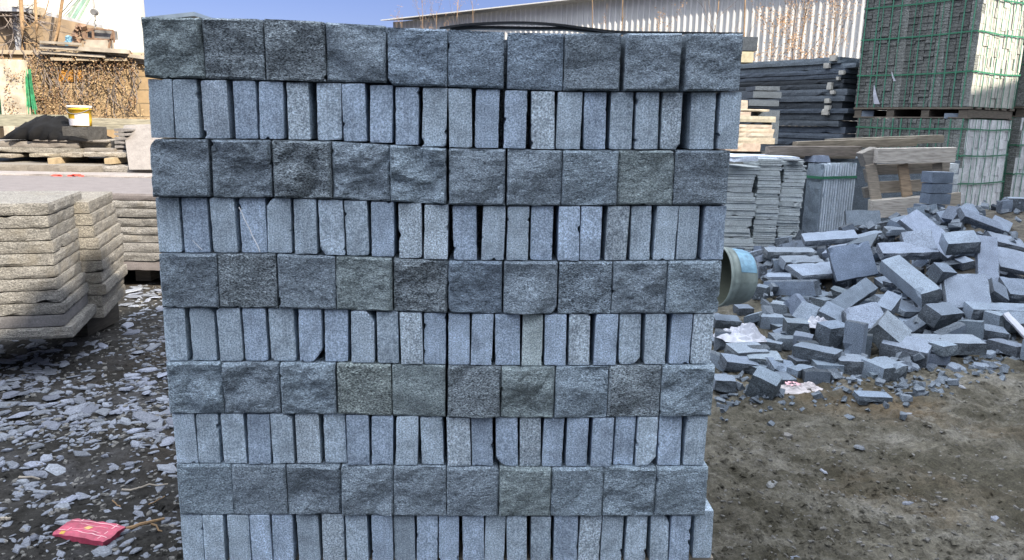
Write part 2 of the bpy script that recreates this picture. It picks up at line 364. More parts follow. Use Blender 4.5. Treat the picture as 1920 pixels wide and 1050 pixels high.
ROWS = [
 [268,381, 381.5,494.5, 498,611, 611.5,724, 727,839, 839.5,945, 951,1056.5, 1057.5,1163, 1171,1275, 1284,1389],
 [278.5,323.5, 325,371, 378.5,427, 438,480.5, 485,531, 537.5,579.5, 593.5,640, 641.5,686, 693,736, 741,785, 791.5,838, 841,885, 890.5,936, 945,988, 996,1040.5, 1044,1090.5, 1095,1137, 1145,1187.5, 1192,1235, 1241,1279, 1295.6,1342.5, 1349.5,1389],
 [284,393.5, 399,510, 513,622.5, 623.2,731, 731.6,837, 841.5,947.5, 950.5,1053, 1053.6,1158, 1159,1263.7, 1264.3,1367],
 [291.7,336, 341,389.5, 395,441, 449,498, 500,545.6, 551.5,594, 598.5,645, 647,690, 695.5,738.6, 747.4,791, 795,840.3, 849,894, 903.6,947, 950.6,991.7, 995,1037, 1046.8,1086.6, 1088,1127.7, 1136.8,1178, 1182.8,1221, 1229,1269.5, 1271,1310, 1319,1359.6],
 [301.5,409.3, 410,519, 522,629.7, 630.3,736, 738,839.3, 840.3,941.5, 944,1044.5, 1047,1147.2, 1147.8,1249, 1249.8,1350],
 [306.7,347.6, 355.5,402, 408,452, 455.4,499, 503.8,552, 559.8,603, 607.6,651.6, 658,702, 706.6,747, 750.6,792.4, 794.6,835.8, 840,880.8, 883.3,924, 928,975.4, 979,1017.5, 1021,1061.9, 1066.6,1106.5, 1115.3,1157.4, 1161.5,1201.8, 1209.6,1249.5, 1258,1296.7, 1298.3,1336.6],
 [314.6,418, 418.7,524.6, 527,630.5, 633,734.6, 735.4,835, 839.5,939, 939.6,1039, 1040.2,1139.2, 1140,1238, 1239,1336.6],
 [325.6,366.5, 368,409.5, 415.8,459, 464.8,507, 508.5,549.4, 554.4,599, 606.3,647.8, 650.3,692.4, 696.5,736.8, 742,784, 788.6,830.8, 837.7,882.4, 884,924.2, 929.5,971.3, 974.5,1014.4, 1017.8,1056, 1061.9,1102.4, 1109.6,1149, 1153,1190.8, 1194,1232, 1235,1277.8, 1284.8,1324.4],
 [333.5,435.6, 436.2,537.7, 538.3,639.6, 640.2,738, 738.6,836.7, 837.3,935, 935.6,1032.5, 1033.2,1130, 1130.6,1227.8, 1228.4,1325],
 [338.8,379.6, 381,420, 427.5,468.6, 470.6,508.5, 510.3,549.4, 557,598, 603.3,644.8, 648.5,689.4, 697,736.6, 738,777.5, 781,820.6, 822,860.3, 867,907.8, 909,946.9, 950,988, 995,1032.8, 1038.4,1083.4, 1086,1126.6, 1128,1168, 1173.4,1212.5, 1220.3,1254.7, 1257,1294.4, 1305.6,1342]]
# look of each block read off the photograph: (brightness, warmth, coarse)
SPL = ["dkg dkc dkc md mdb mdb mdb dk md md", "dk dk dkc md mdl md md mdl mdg dk", "dk dkc md mdg dkc dkb ol mdb md mdl", "mdl md mdl mdg olg dkc mdg mdl md mdl", "mdl md dk md md md mdg mdl mdl mdl"]
SWN = ["dg dg md db mb mc ml mb mb mb mg mg mb mb mc mg mb mg mg mc mg mg", "mg db mg mb mg mg ml mg mb lc lc mb mg mg mb lb lb dc mg lg mg db",
       "mg mg mg mb mg mb mb ml mg lc mb lb mb lb lo lb lc lb lg lg lb lc", "ml mg lg db mg lc lg db mb lg lg lc db mb dc mb mb mb lb lg lb lg",
       "lg lg mg lb mb mg mc lg mb dg mb lb mb lg lg dg mb lc mg lg lg lb lg"]
def tone(code, split):
    b = {'d': .82, 'm': .95, 'l': 1.06, 'o': 1.0}[code[0]]
    if split: b = {'dk': .80, 'md': .97, 'ol': 1.0}[code[:2]]; code = 'x'+code[2:]
    c = [b, b, b]
    s = code[1:]
    if 'b' in s: c = [b*.95, b*.99, b*1.05]
    if 'g' in s and not split: c = [b*.98, b*1.0, b*.99]
    if split and 'g' in s: c = [b*1.05, b*1.04, b*.93]
    if 'l' in s: c = [b*1.08, b*1.1, b*1.1]
    if 'o' in s or code[0] == 'o' or 'olg' in s: c = [b*1.06, b*1.05, b*.92]
    return c
ORD = "first second third fourth fifth sixth seventh eighth ninth tenth eleventh twelfth thirteenth fourteenth fifteenth sixteenth seventeenth eighteenth nineteenth twentieth twenty-first twenty-second twenty-third".split()
rnd = random.Random(5)
ci = 0
for r in range(10):
    xs = ROWS[r]; split = r % 2 == 0; nb = len(xs)//2
    codes = (SPL[r//2] if split else SWN[r//2]).split()
    for i in range(nb):
        xl, xr = xs[2*i], xs[2*i+1]; xm = (xl+xr)/2
        yt0, yt1 = interp(CB[r], xl+1), interp(CB[r], xr-1); yb0, yb1 = interp(CB[r+1], xl+1), interp(CB[r+1], xr-1)
        if not split: yt0 = yt1 = (yt0+yt1)/2; yb0 = yb1 = (yb0+yb1)/2
        ym = (yt0+yb0)/2
        ul, zm = sp(xl, ym); ur, _ = sp(xr, ym)
        zt0, zt1, zb0, zb1 = sp(xl, yt0)[1], sp(xr, yt1)[1], sp(xl, yb0)[1], sp(xr, yb1)[1]
        zb0 += .0005; zb1 += .0005; zt0 -= .0008; zt1 -= .0008
        W = ur-ul; dep = .10
        wv = [0, 0]
        if not split: wv = [rnd.uniform(-.0014, .0014), 0]
        um = (ul+ur)/2; zb = min(zb0, zb1)
        def warp(p, fi, fj, fk, W=W, zb0=zb0, zb1=zb1, zt0=zt0, zt1=zt1, zb=zb, wv=wv):
            x = p[0]+wv[0]*(fk-.5)*2*(0 if W > .08 else 1)
            a = zb0+(zb1-zb0)*fi; b = zt0+(zt1-zt0)*fi
            ez = p[2]/.1
            return (x, p[1], a+(b-a)*ez-zb)
        cuts = []
        if rnd.random() < (.12 if split else .15): cuts.append((rnd.choice((-1, 1)), rnd.choice((-1, -1, 1)), rnd.uniform(.006, .010 if split else .016)))
        if split:
            vf = lattice(W, dep, .1, (24, 2, 24), 'f', rnd.choice((.006, .009, .0125)), seed=r*31+i, edge=.0009, warp=warp, freq=rnd.choice((15, 20, 26)), cuts=cuts)
        else:
            vf = lattice(W, dep, .1, (9, 2, 20), '', 0, seed=r*31+i, edge=.0010, warp=warp, cuts=cuts)
        y0 = rnd.uniform(-.003, .003) + (0 if split else rnd.uniform(0, .004))
        if r == 9 and i == nb-1: y0 = .02
        vf = ([(v[0], v[1]+dep/2+y0, v[2]) for v in vf[0]], vf[1])
        loc = SP0 + SE*um; loc = Vector((loc.x, loc.y, zb))
        name = "split_face_block" if split else "sawn_block"
        o = link(name, mesh(name, vf), (M_splitc if 'c' in codes[i] or rnd.random() < .12 else M_split) if split else (M_sawnc if 'c' in codes[i] else M_sawn), None, loc, (0, 0, PSI))
        col(o, tone(codes[i], split))
        cds = codes[i]
        if split:
            look = {'dkg': 'dark greenish', 'dkc': 'dark coarse-grained', 'md': 'mid-grey', 'mdb': 'bluish', 'mdl': 'light-ridged grey', 'mdg': 'slightly green-grey', 'dk': 'dark grey', 'dkb': 'dark bluish', 'ol': 'olive-tinged', 'olg': 'olive-tinged'}[cds]
            lab = f"{look} rough split-face granite block, {ORD[i]} from the left in {ORD[r]} course from the top"
        else:
            look = {'d': 'dark', 'm': 'mid', 'l': 'pale'}[cds[0]] + {'g': ' grey', 'b': ' blue-grey', 'c': ' speckled', 'd': ' grey', 'l': ' whitish', 'o': ' beige-grey'}[cds[1]]
            lab = f"{look} sawn upright granite block, {ORD[i]} from the left in {ORD[r]} course down"
        tag(o, lab, "stone block", f"granite blocks of {ORD[r]} course from top")
# quartz vein on one upright block of the fourth course
for (x0, y0, x1, y1, w_, lb) in ((449, 388, 489, 472, .0014, "thin white quartz vein slanting across the fourth upright block of the fourth course"), (362, 450, 380, 468, .0008, "short faint quartz vein near the foot of the second upright block")):
    (u0, z0), (u1, z1) = sp(x0, y0), sp(x1, y1); mb = MB(); P = []
    for k in range(9):
        t_ = k/8; q = SP0+SE*(u0+(u1-u0)*t_+.0006*math.sin(k*2.1)); P.append(Vector((q.x, q.y-.0004+.0035*0, z0+(z1-z0)*t_)))
    for p_, q_ in zip(P, P[1:]): mb.bar(p_+SN*.0030*0, q_, w_, .0006, up=tuple(SN))
    vv = mb.build("quartz_vein", simple("quartz", (.75, .76, .76), .6, 60, .2), origin=P[4]); vv.location += SN*.0022; tag(vv, lb, "mineral vein")
# blocks deeper in the stack (seen only through the gaps)
mb = MB()
zt = sp(800, 60)[1]; uL = sp(300, 500)[0]; uR = sp(1345, 500)[0]
rr = random.Random(8)
for r in range(10):
    pass
    ymid = interp(CB[r], 800)*.5+interp(CB[r+1], 800)*.5; uL = sp(ROWS[r][0]+3, ymid)[0]; uR = sp(ROWS[r][-1]-3, ymid)[0]
    for j in range(8):
        for i in range(10):
            a = uL+(uR-uL)*i/10; b = uL+(uR-uL)*(i+1)/10-.003
            pxm = 300+1050*(i+.5)/10; z0 = sp(pxm, interp(CB[r+1], pxm)+1)[1]; z1 = sp(pxm, interp(CB[r], pxm)+1)[1]
            y = .108+j*.105+rr.uniform(0, .004)
            mb.box(((a+b)/2, y+.05, (z0+z1)/2), (b-a, .1, z1-z0-.002))
o = mb.build("stacked_blocks", M_split, origin=(0, 0, 0)); o.location = SP0; o.rotation_euler = (0, 0, PSI); col(o, .8)
tag(o, "granite blocks packed inside the big stack, glimpsed through gaps between its front blocks", "stone blocks", kind="stuff")
# timber pallet below, mostly out of the picture
zlow = sp(800, 1058)[1]
pal = empty("wooden_pallet", SP0+Vector((0, .5, 0)), "wooden pallet carrying the big central stack of granite blocks", "pallet", rz=PSI)
mb = MB()
for j in range(3): mb.box((0, -.42+j*.42, .02), (.84, .09, .02))
for j in range(3):
    for i in range(3): mb.box((-.37+i*.37, -.42+j*.42, .03+.04), (.1, .09, .08))
me = mesh("runner", (mb.v, mb.f)); link("runner", me, M_wood, pal)
mb = MB()
for j in range(7): mb.box((0, -.44+j*.147, .121), (.84, .11, .02))
for x in (-.27, 0, .27): mb.box((x, 0, .1315+(zlow-.1335)/2), (.24, .95, zlow-.134))
link("deck_board", mesh("deck_board", (mb.v, mb.f)), M_wood, pal)
# bowed black strap and sagging strap on top of the stack
def ribbon(name, pts, wdt, th, mat, n=40):
    P = []
    for i in range(n+1):
        t = i/n*(len(pts)-1); k = min(int(t), len(pts)-2); f = t-k
        p0, p1, p2, p3 = pts[max(k-1, 0)], pts[k], pts[k+1], pts[min(k+2, len(pts)-1)]
        P.append(tuple(.5*((2*b)+(-a+c)*f+(2*a-5*b+4*c-d)*f*f+(-a+3*b-3*c+d)*f**3) for a, b, c, d in zip(p0, p1, p2, p3)))
    m = MB()
    for i, p in enumerate(P):
        for dy, dz in ((-wdt/2, -th/2), (wdt/2, -th/2), (wdt/2, th/2), (-wdt/2, th/2)): m.v.append((p[0], p[1]+dy, p[2]+dz))
    for i in range(n):
        for k in range(4): a = i*4+k; b = i*4+(k+1) % 4; m.f.append((a, b, b+4, a+4))
    m.f.append((0, 1, 2, 3)); m.f.append((n*4+3, n*4+2, n*4+1, n*4))
    return m.build(name, mat, origin=P[n//2])
Y1 = 1.385
pts = [tuple(on_y(px, py, Y1)) for px, py in ((825, 54), (880, 46.5), (960, 43), (1035, 46), (1100, 54), (1160, 60.5), (1250, 62), (1390, 64))]
tag(ribbon("packing_strap", pts, .018, .0035, M_strapb), "black packing strap bowing up above the top of the granite stack", "strap")
pts = [tuple(on_y(px, py, 1.40)) for px, py in ((845, 56.5), (900, 52.5), (1000, 54), (1060, 54.5), (1110, 59), (1200, 63.5))]
tag(ribbon("packing_strap", pts, .02, .005, M_strapb), "flat black strap lying low on top of the stack beneath the bowed one", "strap")
M_panel = simple('dimmed_sheet_panel', (.42, .43, .43), .5, 1.2, .14)  # toned darker than the ribs, painting in the light that ribs catch
# ---------------- buildings ----------------
def corr(mb, a, b, z0, z1, pitch, depth, n, zt=None):
    """ribbed sheet wall from a to b (plan points), outward normal n; zt(t) = top height"""
    a = Vector(a); b = Vector(b); L = (b-a).length; d = (b-a)/L; k = int(L/pitch); prof = []
    for i in range(k):
        s = i*pitch
        for q, h in ((0, 0), (.62, 0), (.70, 1), (.90, 1), (.98, 0)): prof.append((s+q*pitch, h*depth))
    prof.append((L, 0)); base = len(mb.v)
    for s, h in prof:
        p = a+d*s+Vector(n)*h; top = zt(s/L) if zt else z1
        mb.v.append((p.x, p.y, z0)); mb.v.append((p.x, p.y, top))
    for i in range(len(prof)-1):
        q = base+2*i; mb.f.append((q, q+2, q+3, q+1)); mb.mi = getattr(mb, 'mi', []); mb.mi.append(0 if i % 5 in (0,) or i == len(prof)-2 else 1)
# the warehouse behind the photographer whose shadow covers the near yard
A = Vector((0, -9.1, 0))+Vector((.669, .743, 0))*(-14); B = Vector((0, -9.1, 0))+Vector((.669, .743, 0))*(24.6)
nrm = Vector((-.743, .669, 0))
wh = empty("warehouse", (A+B)/2, "large grey metal warehouse standing behind the photographer and shading the yard", "warehouse")
m = MB(); corr(m, A, B, 0, 7.0, .125, .04, nrm, zt=lambda t: 6.86 if t*38.6 < 21.05 else 6.98 if t*38.6 < 21.33 else 7.24-.012*(t*38.6-21.33))
A2, B2 = A-nrm*9, B-nrm*9
corr(m, A2, A, 0, 7.0, .25, .04, (-.669, -.743, 0)); corr(m, B, B2, 0, 7, .25, .04, (.669, .743, 0)); corr(m, B2, A2, 0, 7, .25, .04, -nrm)
m.build("wall", M_darksheet, wh)
m = MB(); m.add([(*A.xy, 6.7), (*B.xy, 6.7), (*B2.xy, 6.7), (*A2.xy, 6.7), (*((A+A2)/2).xy, 7.8), (*((B+B2)/2).xy, 7.8)], [(0, 1, 5, 4), (3, 4, 5, 2), (0, 4, 3), (1, 2, 5)])
m.build("roof", M_darksheet, wh)
# white ribbed shed across the background, right of the stack
dW = Vector((math.sin(R(65)), -math.cos(R(65)), 0)); nW = Vector((-math.cos(R(65)), -math.sin(R(65)), 0))
p0 = on_y(737, 39.5, 30.0); H0 = p0.z; P0 = Vector((p0.x, p0.y, 0))
def eave(t_px):
    return on_plane(t_px[0], t_px[1], P0, nW)
pe = eave((1078, 2)); s1 = (pe-P0).xy.length; slope = (pe.z-H0)/s1
Lw = 19.0
sh = empty("metal_shed", P0+dW*Lw/2, "long white ribbed metal shed with an overhanging eave behind the stone pallets", "shed")
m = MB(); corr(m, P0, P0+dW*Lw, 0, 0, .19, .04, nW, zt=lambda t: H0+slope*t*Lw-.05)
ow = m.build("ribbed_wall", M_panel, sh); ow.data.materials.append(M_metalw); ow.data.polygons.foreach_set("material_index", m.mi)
m = MB(); q0 = P0+nW*.0; ov = nW*.45
for off in (0,):
    a0 = P0-dW*.25; a1 = P0+dW*(Lw+.3)
    z0, z1 = H0-.25*slope, H0+slope*(Lw+.3)
    v = [(*(a0+ov).xy, z0-.02), (*(a1+ov).xy, z1-.02), (*(a1-nW*9).xy, z1+1.2), (*(a0-nW*9).xy, z0+1.2)]
    m.add(v+[(x, y, z+.035) for x, y, z in v], [(3, 2, 1, 0), (4, 5, 6, 7), (0, 1, 5, 4), (1, 2, 6, 5), (2, 3, 7, 6), (3, 0, 4, 7)])
m.build("roof", M_metalw, sh)
m = MB(); corr(m, P0-nW*9, P0, 0, 0, .3, .045, -dW, zt=lambda t: H0-.03+1.2*(1-t)); m.build("gable_wall", M_metalw, sh)
# ribbed shed on the far left
YL = 21.0
def pl(px, py): return on_y(px, py, YL)
zb = 0
ls = empty("metal_shed", (pl(240, 60).x, YL, 0), "pale ribbed metal shed with dark blue roof edge seen left of the stack", "shed")
a = pl(180, 52.5); b = pl(372, 32)
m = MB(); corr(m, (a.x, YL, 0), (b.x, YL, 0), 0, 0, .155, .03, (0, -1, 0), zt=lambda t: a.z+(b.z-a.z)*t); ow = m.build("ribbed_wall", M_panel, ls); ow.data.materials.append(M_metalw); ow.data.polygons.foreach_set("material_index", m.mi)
m = MB(); m.add([(a.x, YL-.25, a.z), (b.x, YL-.25, b.z), (b.x, YL+8, b.z), (a.x, YL+8, a.z), (a.x, YL-.25, a.z+.10), (b.x, YL-.25, b.z+.10), (b.x, YL+8, b.z+.1), (a.x, YL+8, a.z+.1)], [(3, 2, 1, 0), (4, 5, 6, 7), (0, 1, 5, 4), (1, 2, 6, 5), (2, 3, 7, 6), (3, 0, 4, 7)])
m.build("roof", M_roofedge, ls)
# white tower
YT = 17.5; c = on_y(58, 60, YT); rT = (on_y(191, 60, YT).x-c.x)
tw = empty("white_tower", (c.x, YT+rT, 0), "tall white cylindrical tower rising behind the tan block wall", "tower")
m = MB(); m.tube([(c.x, YT+rT, 0), (c.x, YT+rT, 4), (c.x, YT+rT, 8), (c.x, YT+rT, 11)], rT+.14, 48, rT-.05); m.build("shell", M_white, tw, smooth=False)
# ---------------- tan block wall with dry vines ----------------
YW = 12.0
def pw(px, py, d=0): return on_y(px, py, YW-d)
xl, xr = pw(-60, 100).x, pw(420, 100).x; zw = (pw(60, 100).z+pw(200, 108).z)/2
bw = empty("block_wall", ((xl+xr)/2, YW, 0), "tan concrete block yard wall overgrown with dry brown vines", "wall")
m = MB(); m.box(((xl+xr)/2, YW+.1, zw/2), (xr-xl, .2, zw)); m.build("wall", M_blockwall, bw)
m = MB(); m.box(((xl+xr)/2, YW+.1, zw+.03), (xr-xl+.06, .3, .06)); m.build("coping", M_cream, bw)
for px in (127, 173):
    q = pw(px, 118); m = MB(); m.box((q.x, YW+.02, q.z), (.26, .1, .10)); m.build("vent_hole", M_black, bw)
for px, wd in ((127, .34), (173, .32), (225, .34)):
    q = pw(px, 112.4); m = MB(); m.box((q.x, YW-.08, q.z), (wd, .16, .045)); m.build("ledge_block", M_cream, bw)
q = pw(133, 142); m = MB(); m.box((q.x, YW-.01, q.z), (.36, .03, .17)); m.build("orange_block", simple("orange_block", (.42, .20, .035), .9, 8, .2), bw)
# dry vines
rv = random.Random(3); mv = MB(); mv2 = MB(); ms = MB()
def leaf(mb_, p, s):
    u = Vector((rv.uniform(-1, 1), rv.uniform(-.6, .6), rv.uniform(-1, 1))).normalized(); v = u.cross(Vector((rv.uniform(-1, 1), 1.2, rv.uniform(-1, 1)))).normalized()
    b = len(mb_.v); p = Vector(p)
    for a_, c_ in ((-1, 0), (0, -.6), (1, 0), (0, .6)): mb_.v.append(tuple(p+u*s*a_+v*s*c_))
    mb_.f.append((b, b+1, b+2, b+3))
def dens(px, py):
    d = noise.fractal(Vector((px*.025, py*.03, 2.2)), 1, 2, 4)
    base = .25
    if 48 < px < 108: base = .72
    elif 108 <= px < 145: base = .35+.3*(py > 170)
    elif 145 <= px < 255: base = .58
    elif px >= 255: base = .04
    elif 8 < px < 46: base = .28 if px < 22 else .12
    else: base = .4
    if py < 112: base *= .75
    return base+d*.8
n = 0
while n < 4300:
    px = rv.uniform(-25, 275); py = rv.uniform(98, 224)
    if rv.random() > dens(px, py): continue
    p = pw(px, py, rv.uniform(.03, .2) if not 8 < px < 46 else rv.uniform(.40, .46)); leaf(mv if rv.random() < (.6 if not (165 < px < 240 and py > 150) else .3) else mv2, p, rv.uniform(.008, .019)); n += 1
for k in range(46):
    px = rv.uniform(0, 260); q = pw(px, rv.uniform(180, 222), .06); pts = [q]
    for s in range(9):
        q = q+Vector((rv.uniform(-.08, .08), 0, rv.uniform(.05, .16)));
        if q.z > zw+.1: break
        pts.append(Vector((q.x, YW-.05-rv.uniform(0, .05), q.z)))
    if len(pts) > 2: ms.tube(pts, .008, 4)
vn = empty("dry_vine", (pw(150, 160).x, YW-.1, 0), "dry brown leafy vine clinging to the tan block wall", "vine")
ms.build("stem", M_twig, vn)
tag(mv.build("brown_leaves", M_vine, vn), kind="stuff"); tag(mv2.build("tan_leaves", M_vine2, vn), kind="stuff")
# pale pillar with green plastic strips
a = pw(10, 214, .3); b = pw(44, 112, .3)
pil = link("concrete_pillar", mesh("concrete_pillar", lattice(b.x-a.x, .16, b.z, (4, 2, 14), 'f', .02, 4, .006)), simple('stained_concrete', (.42, .37, .29), .9, 5, .35, .004), None, ((a.x+b.x)/2, YW-.3, 0))
tag(pil, "pale leaning concrete pillar with green plastic either side before the vine wall", "pillar")
for (x0, x1, y0, lab) in ((-8, 13, 118, "bunch of green plastic strips hanging at the left of the pale pillar"), (44, 66, 128, "bunch of green plastic strips hanging at the right of the pale pillar")):
    m = MB()
    for k in range(26):
        px = rv.uniform(x0, x1); t = pw(px*.6+(x0 if x0 > 0 else x1)*.4, y0+rv.uniform(0, 25), .22+rv.uniform(0, .1)); e = pw(px+rv.uniform(-3, 4), 214+rv.uniform(-20, 4), .25+rv.uniform(0, .1))
        m.bar(t, e, .014, .003, (0, 1, 0))
    q = pw((x0+x1)/2, 170, .25); tag(m.build("plastic_strips", M_grn, origin=(q.x, q.y, q.z)), lab, "plastic strips")
# hut of blocks on the far left with dead branches on its roof
YH = 13.2
def ph(px, py, d=0): return on_y(px, py, YH-d)
a = ph(-70, 40); b = ph(78, 40); zt_ = ph(40, 26).z
hut = empty("block_hut", ((a.x+b.x)/2, YH, 0), "small block hut with grey corner post and debris covered roof at far left", "hut")
m = MB(); m.box(((a.x+b.x)/2, YH+1, zt_/2), (b.x-a.x, 2, zt_)); m.build("wall", M_hutwall, hut)
q = ph(38, 60); m = MB(); m.box((q.x, YH-.05, zt_/2), (.085, .1, zt_-.01)); m.build("corner_post", M_greycol, hut)
a2 = ph(-70, 16); b2 = ph(66, 16); m = MB(); m.box(((a2.x+b2.x)/2, YH+.9, zt_+.035), (b2.x-a2.x, 2.4, .07)); m.build("roof", M_greycol, hut)
q = ph(75, 22); m = MB(); m.box((q.x, YH-.02, q.z), (.09, .2, .13)); m.build("roof_block", M_cream, hut)
def branchy(mb_, p, d, L, r, depth, rg, spread=.6, seg=5, droop=0, tips=None, gn=4):
    pts = [Vector(p)]; d = Vector(d).normalized()
    for i in range(seg):
        d = (d+Vector((rg.uniform(-1, 1), rg.uniform(-1, 1), rg.uniform(-1, 1)))*.14+Vector((0, 0, droop))).normalized(); pts.append(pts[-1]+d*L/seg)
    mb_.tube(pts, r, gn, r*.45)
    if tips is not None: tips += pts[2:]
    if depth > 0:
        for k in range(rg.randint(3, 4)):
            q = pts[rg.randint(1, seg)]; nd = (d+Vector((rg.uniform(-1, 1), rg.uniform(-1, 1), rg.uniform(-.5, 1)))*spread).normalized()
            branchy(mb_, q, nd, L*rg.uniform(.4, .65), r*.5, depth-1, rg, spread, seg, droop, tips, gn)
rb = random.Random(21); m = MB()
for px, py, dx, dz in ((5, 22, .6, -.5), (0, 30, 1, -.15), (15, 24, .8, -.3), (30, 26, 1, .02), (2, 20, .5, -.9), (18, 28, .3, -1), (-5, 14, 1, .02), (50, 22, .7, -.4)):
    branchy(m, ph(px, py, .25), (dx, -.1, dz), rb.uniform(.35, .7), .014, 2, rb, .7, droop=-.03)
q = ph(20, 20, .25); tag(m.build("dead_branches", M_twig, origin=(q.x, q.y, q.z)), "tangle of grey dead branches drooping over the edge of the hut roof", "branches")
# thin tan tree trunks
def trunk(px0, py0, px1, py1, Y, r, lab, crooks=(), zb=0.0, mat=None, name="bare_tree", grp="bare young trees in the background"):
    top = on_y(px1, py1, Y); bot = on_y(px0, py0, Y); d = (top-bot)/max(.01, (top.z-bot.z)); base = bot+d*(zb-bot.z)
    base = Vector((bot.x-(bot.z-zb)*.03, Y, zb)); end = top+d*.9
    pts = [base, bot, (bot+top)/2+Vector((.012, 0, 0)), top, end]
    t = empty(name, base, lab, "tree", grp); m_ = MB(); m_.tube(pts, r, 8, r*.8); m_.build("trunk", mat or M_bark, t, smooth=True); return t, bot, top
for px0, px1, r_, lab, br in ((42, 39, .032, "bare tan trunk in front of the hut, closest to the left edge", 1), (68, 66, .022, "thin bare trunk rising past the right end of the hut", 0), (100, 117, .026, "bare tan trunk leaning right in front of the white tower", 0)):
    t, bo, to = trunk(px0, 100, px1, 0, 12.5, r_*1.07, lab)
    m = MB()
    if br:
        for L_ in (((44, 52), (57, 50), (66, 40), (78, 34), (85, 25), (92, 0)), ((45, 80), (52, 82), (60, 80), (70, 82)), ((43, 36), (52, 46), (57, 52))):
            m.tube([on_y(x, y, 12.45) for x, y in L_], .010, 5, .007)
    else:
        m.tube([on_y(px0, 60, 12.5), on_y(px0+6, 40, 12.4), on_y(px0+9, 20, 12.35)], .006, 5, .003)
    m.build("branch", M_bark, t)
# ropes fanning out from top right
rop = [(72, 76, 140, -5), (75, 80, 150, -5), (80, 80, 158, -8), (103, 78, 150, -5), (112, 75, 163, -8), (128, 72, 172, -10)]
for i, (x0, y0, x1, y1) in enumerate(rop):
    m = MB(); thick = (.012, .008, .010, .05, .07, .045)[i]; Yr = 15.2
    a = on_y(x0, y0, Yr); b = on_y(x1, y1, Yr); b = b+(b-a)*1.2
    m.bar(a, b, thick, .012, (0, 1, 0))
    o = m.build("hoist_rope", M_rope, origin=tuple(a)); col(o, [(.25, .25, .25), (.3, .35, .3), (.5, .55, .5), (1.05, 1, .95), (.9, 1.05, 1), (1.1, 1.1, 1)][i])
    tag(o, ["thin dark stay cable, lowest of the fan before the white tower", "second thin dark stay cable above the lowest one", "grey cable just left of the broad green straps", "broad pale green strap slanting up, leftmost of three", "broadest pale green strap slanting up beside the hanging machine", "pale strap slanting up, nearest the crane hook"][i], "rope", "ropes slanting up in front of the white tower")
# pipes and planks laid along the wall top
for i, (x0, y0, x1, y1, th, c_) in enumerate(((78, 79, 150, 83, .035, .9), (78, 87, 240, 97, .06, 1.1), (80, 98, 200, 106, .04, 1.15), (150, 92, 300, 112, .05, 1.0), (200, 104, 310, 117, .05, .85), (235, 113, 320, 122, .06, 1.0))):
    m = MB(); a = on_y(x0, y0, 11.75+.05*i); b = on_y(x1, y1, 11.75+.05*i); m.bar(a, b, .10, th)
    o = m.build("plank", M_ledge, origin=tuple((a+b)/2)); col(o, c_)
    tag(o, ["short pale rail on the wall top left of the machine", "long pale plank along the wall top beneath the machine", "pale plank along the front edge of the wall top at left", "pale plank running right from under the machine", "weathered plank on the wall top near the ribbed shed", "shortest plank end on the wall top beside the stack"][i], "plank", "planks laid along the wall top")
# crane hook and rusty machine hanging on it
YM = 11.9
def pm(px, py, d=0): return on_y(px, py, YM-d)
hk = empty("crane_hook", pm(177, 30), "grey crane hook block on a cable above the rusty machine", "crane hook")
m = MB(); m.tube([pm(176, 0)+Vector((0, 0, 2.5)), pm(176, 0), pm(177, 16)], .008, 5); m.tube([pm(173, 0)+Vector((-.03, 0, 2.5)), pm(173, 0), pm(175, 17)], .004, 5); m.build("cable", M_iron, hk)
m = MB(); q = pm(177, 23); m.box(q, (.055, .05, .085)); m.tube([q+Vector((0, -.04, 0)), q+Vector((0, .04, 0))], .045, 14); m.build("pulley_block", M_iron, hk)
m = MB(); m.tube([pm(178, 30), pm(179, 38), pm(177, 42), pm(180, 47), pm(178, 53)], .013, 6); m.build("hook", M_iron, hk)
mc = empty("rusty_machine", pm(180, 80), "rusty machine with a grey open box frame standing on the wall top", "machine")
m = MB()
for i, j in (((160, 53), (212, 57)), ((160, 53), (162, 72)), ((212, 57), (212, 75)), ((162, 72), (212, 75)), ((174, 57), (176, 92)), ((212, 60), (200, 104)), ((213, 60), (214, 80)), ((160, 60), (178, 54))): m.bar(pm(*i), pm(*j), .022, .03, (0, 1, 0))
m.build("frame", M_rust, mc)
a, b = pm(162, 55, -.05), pm(210, 73, -.05); m = MB(); m.box(((a.x+b.x)/2, YM+.15, (a.z+b.z)/2), (b.x-a.x, .16, (a.z-b.z)*.95)); m.build("grey_box", M_iron, mc)
a, b = pm(160, 75), pm(204, 93); m = MB(); m.box(((a.x+b.x)/2, YM+.06, (a.z+b.z)/2), (b.x-a.x, .22, (a.z-b.z))); m.build("base_block", M_ledge, mc)
m = MB(); rr = random.Random(4)
for k in range(26):
    q = pm(rr.uniform(138, 160), rr.uniform(48, 80), rr.uniform(-.1, .1)); m.box(q, (rr.uniform(.02, .10), rr.uniform(.02, .08), rr.uniform(.015, .05)), (rr.uniform(0, 3), rr.uniform(0, 3), rr.uniform(0, 3)))
m.build("engine_lump", M_rust, mc)
m = MB(); m.tube([pm(160, 53), pm(165, 42), pm(173, 32)], .005, 4); m.tube([pm(205, 55), pm(195, 43), pm(182, 33)], .005, 4); m.build("sling", M_iron, mc)
q = pm(129, 76); m = MB()
for k in range(9): m.box(q+Vector((rr.uniform(-.05, .05), rr.uniform(-.04, .04), rr.uniform(-.05, .05))), (rr.uniform(.03, .06), .03, rr.uniform(.03, .07)), (rr.uniform(0, 3), rr.uniform(0, 3), 0))
tag(m.build("plastic_scrap", M_blue, origin=tuple(q)), "crumpled light blue plastic scrap on the wall top left of the machine", "plastic scrap")
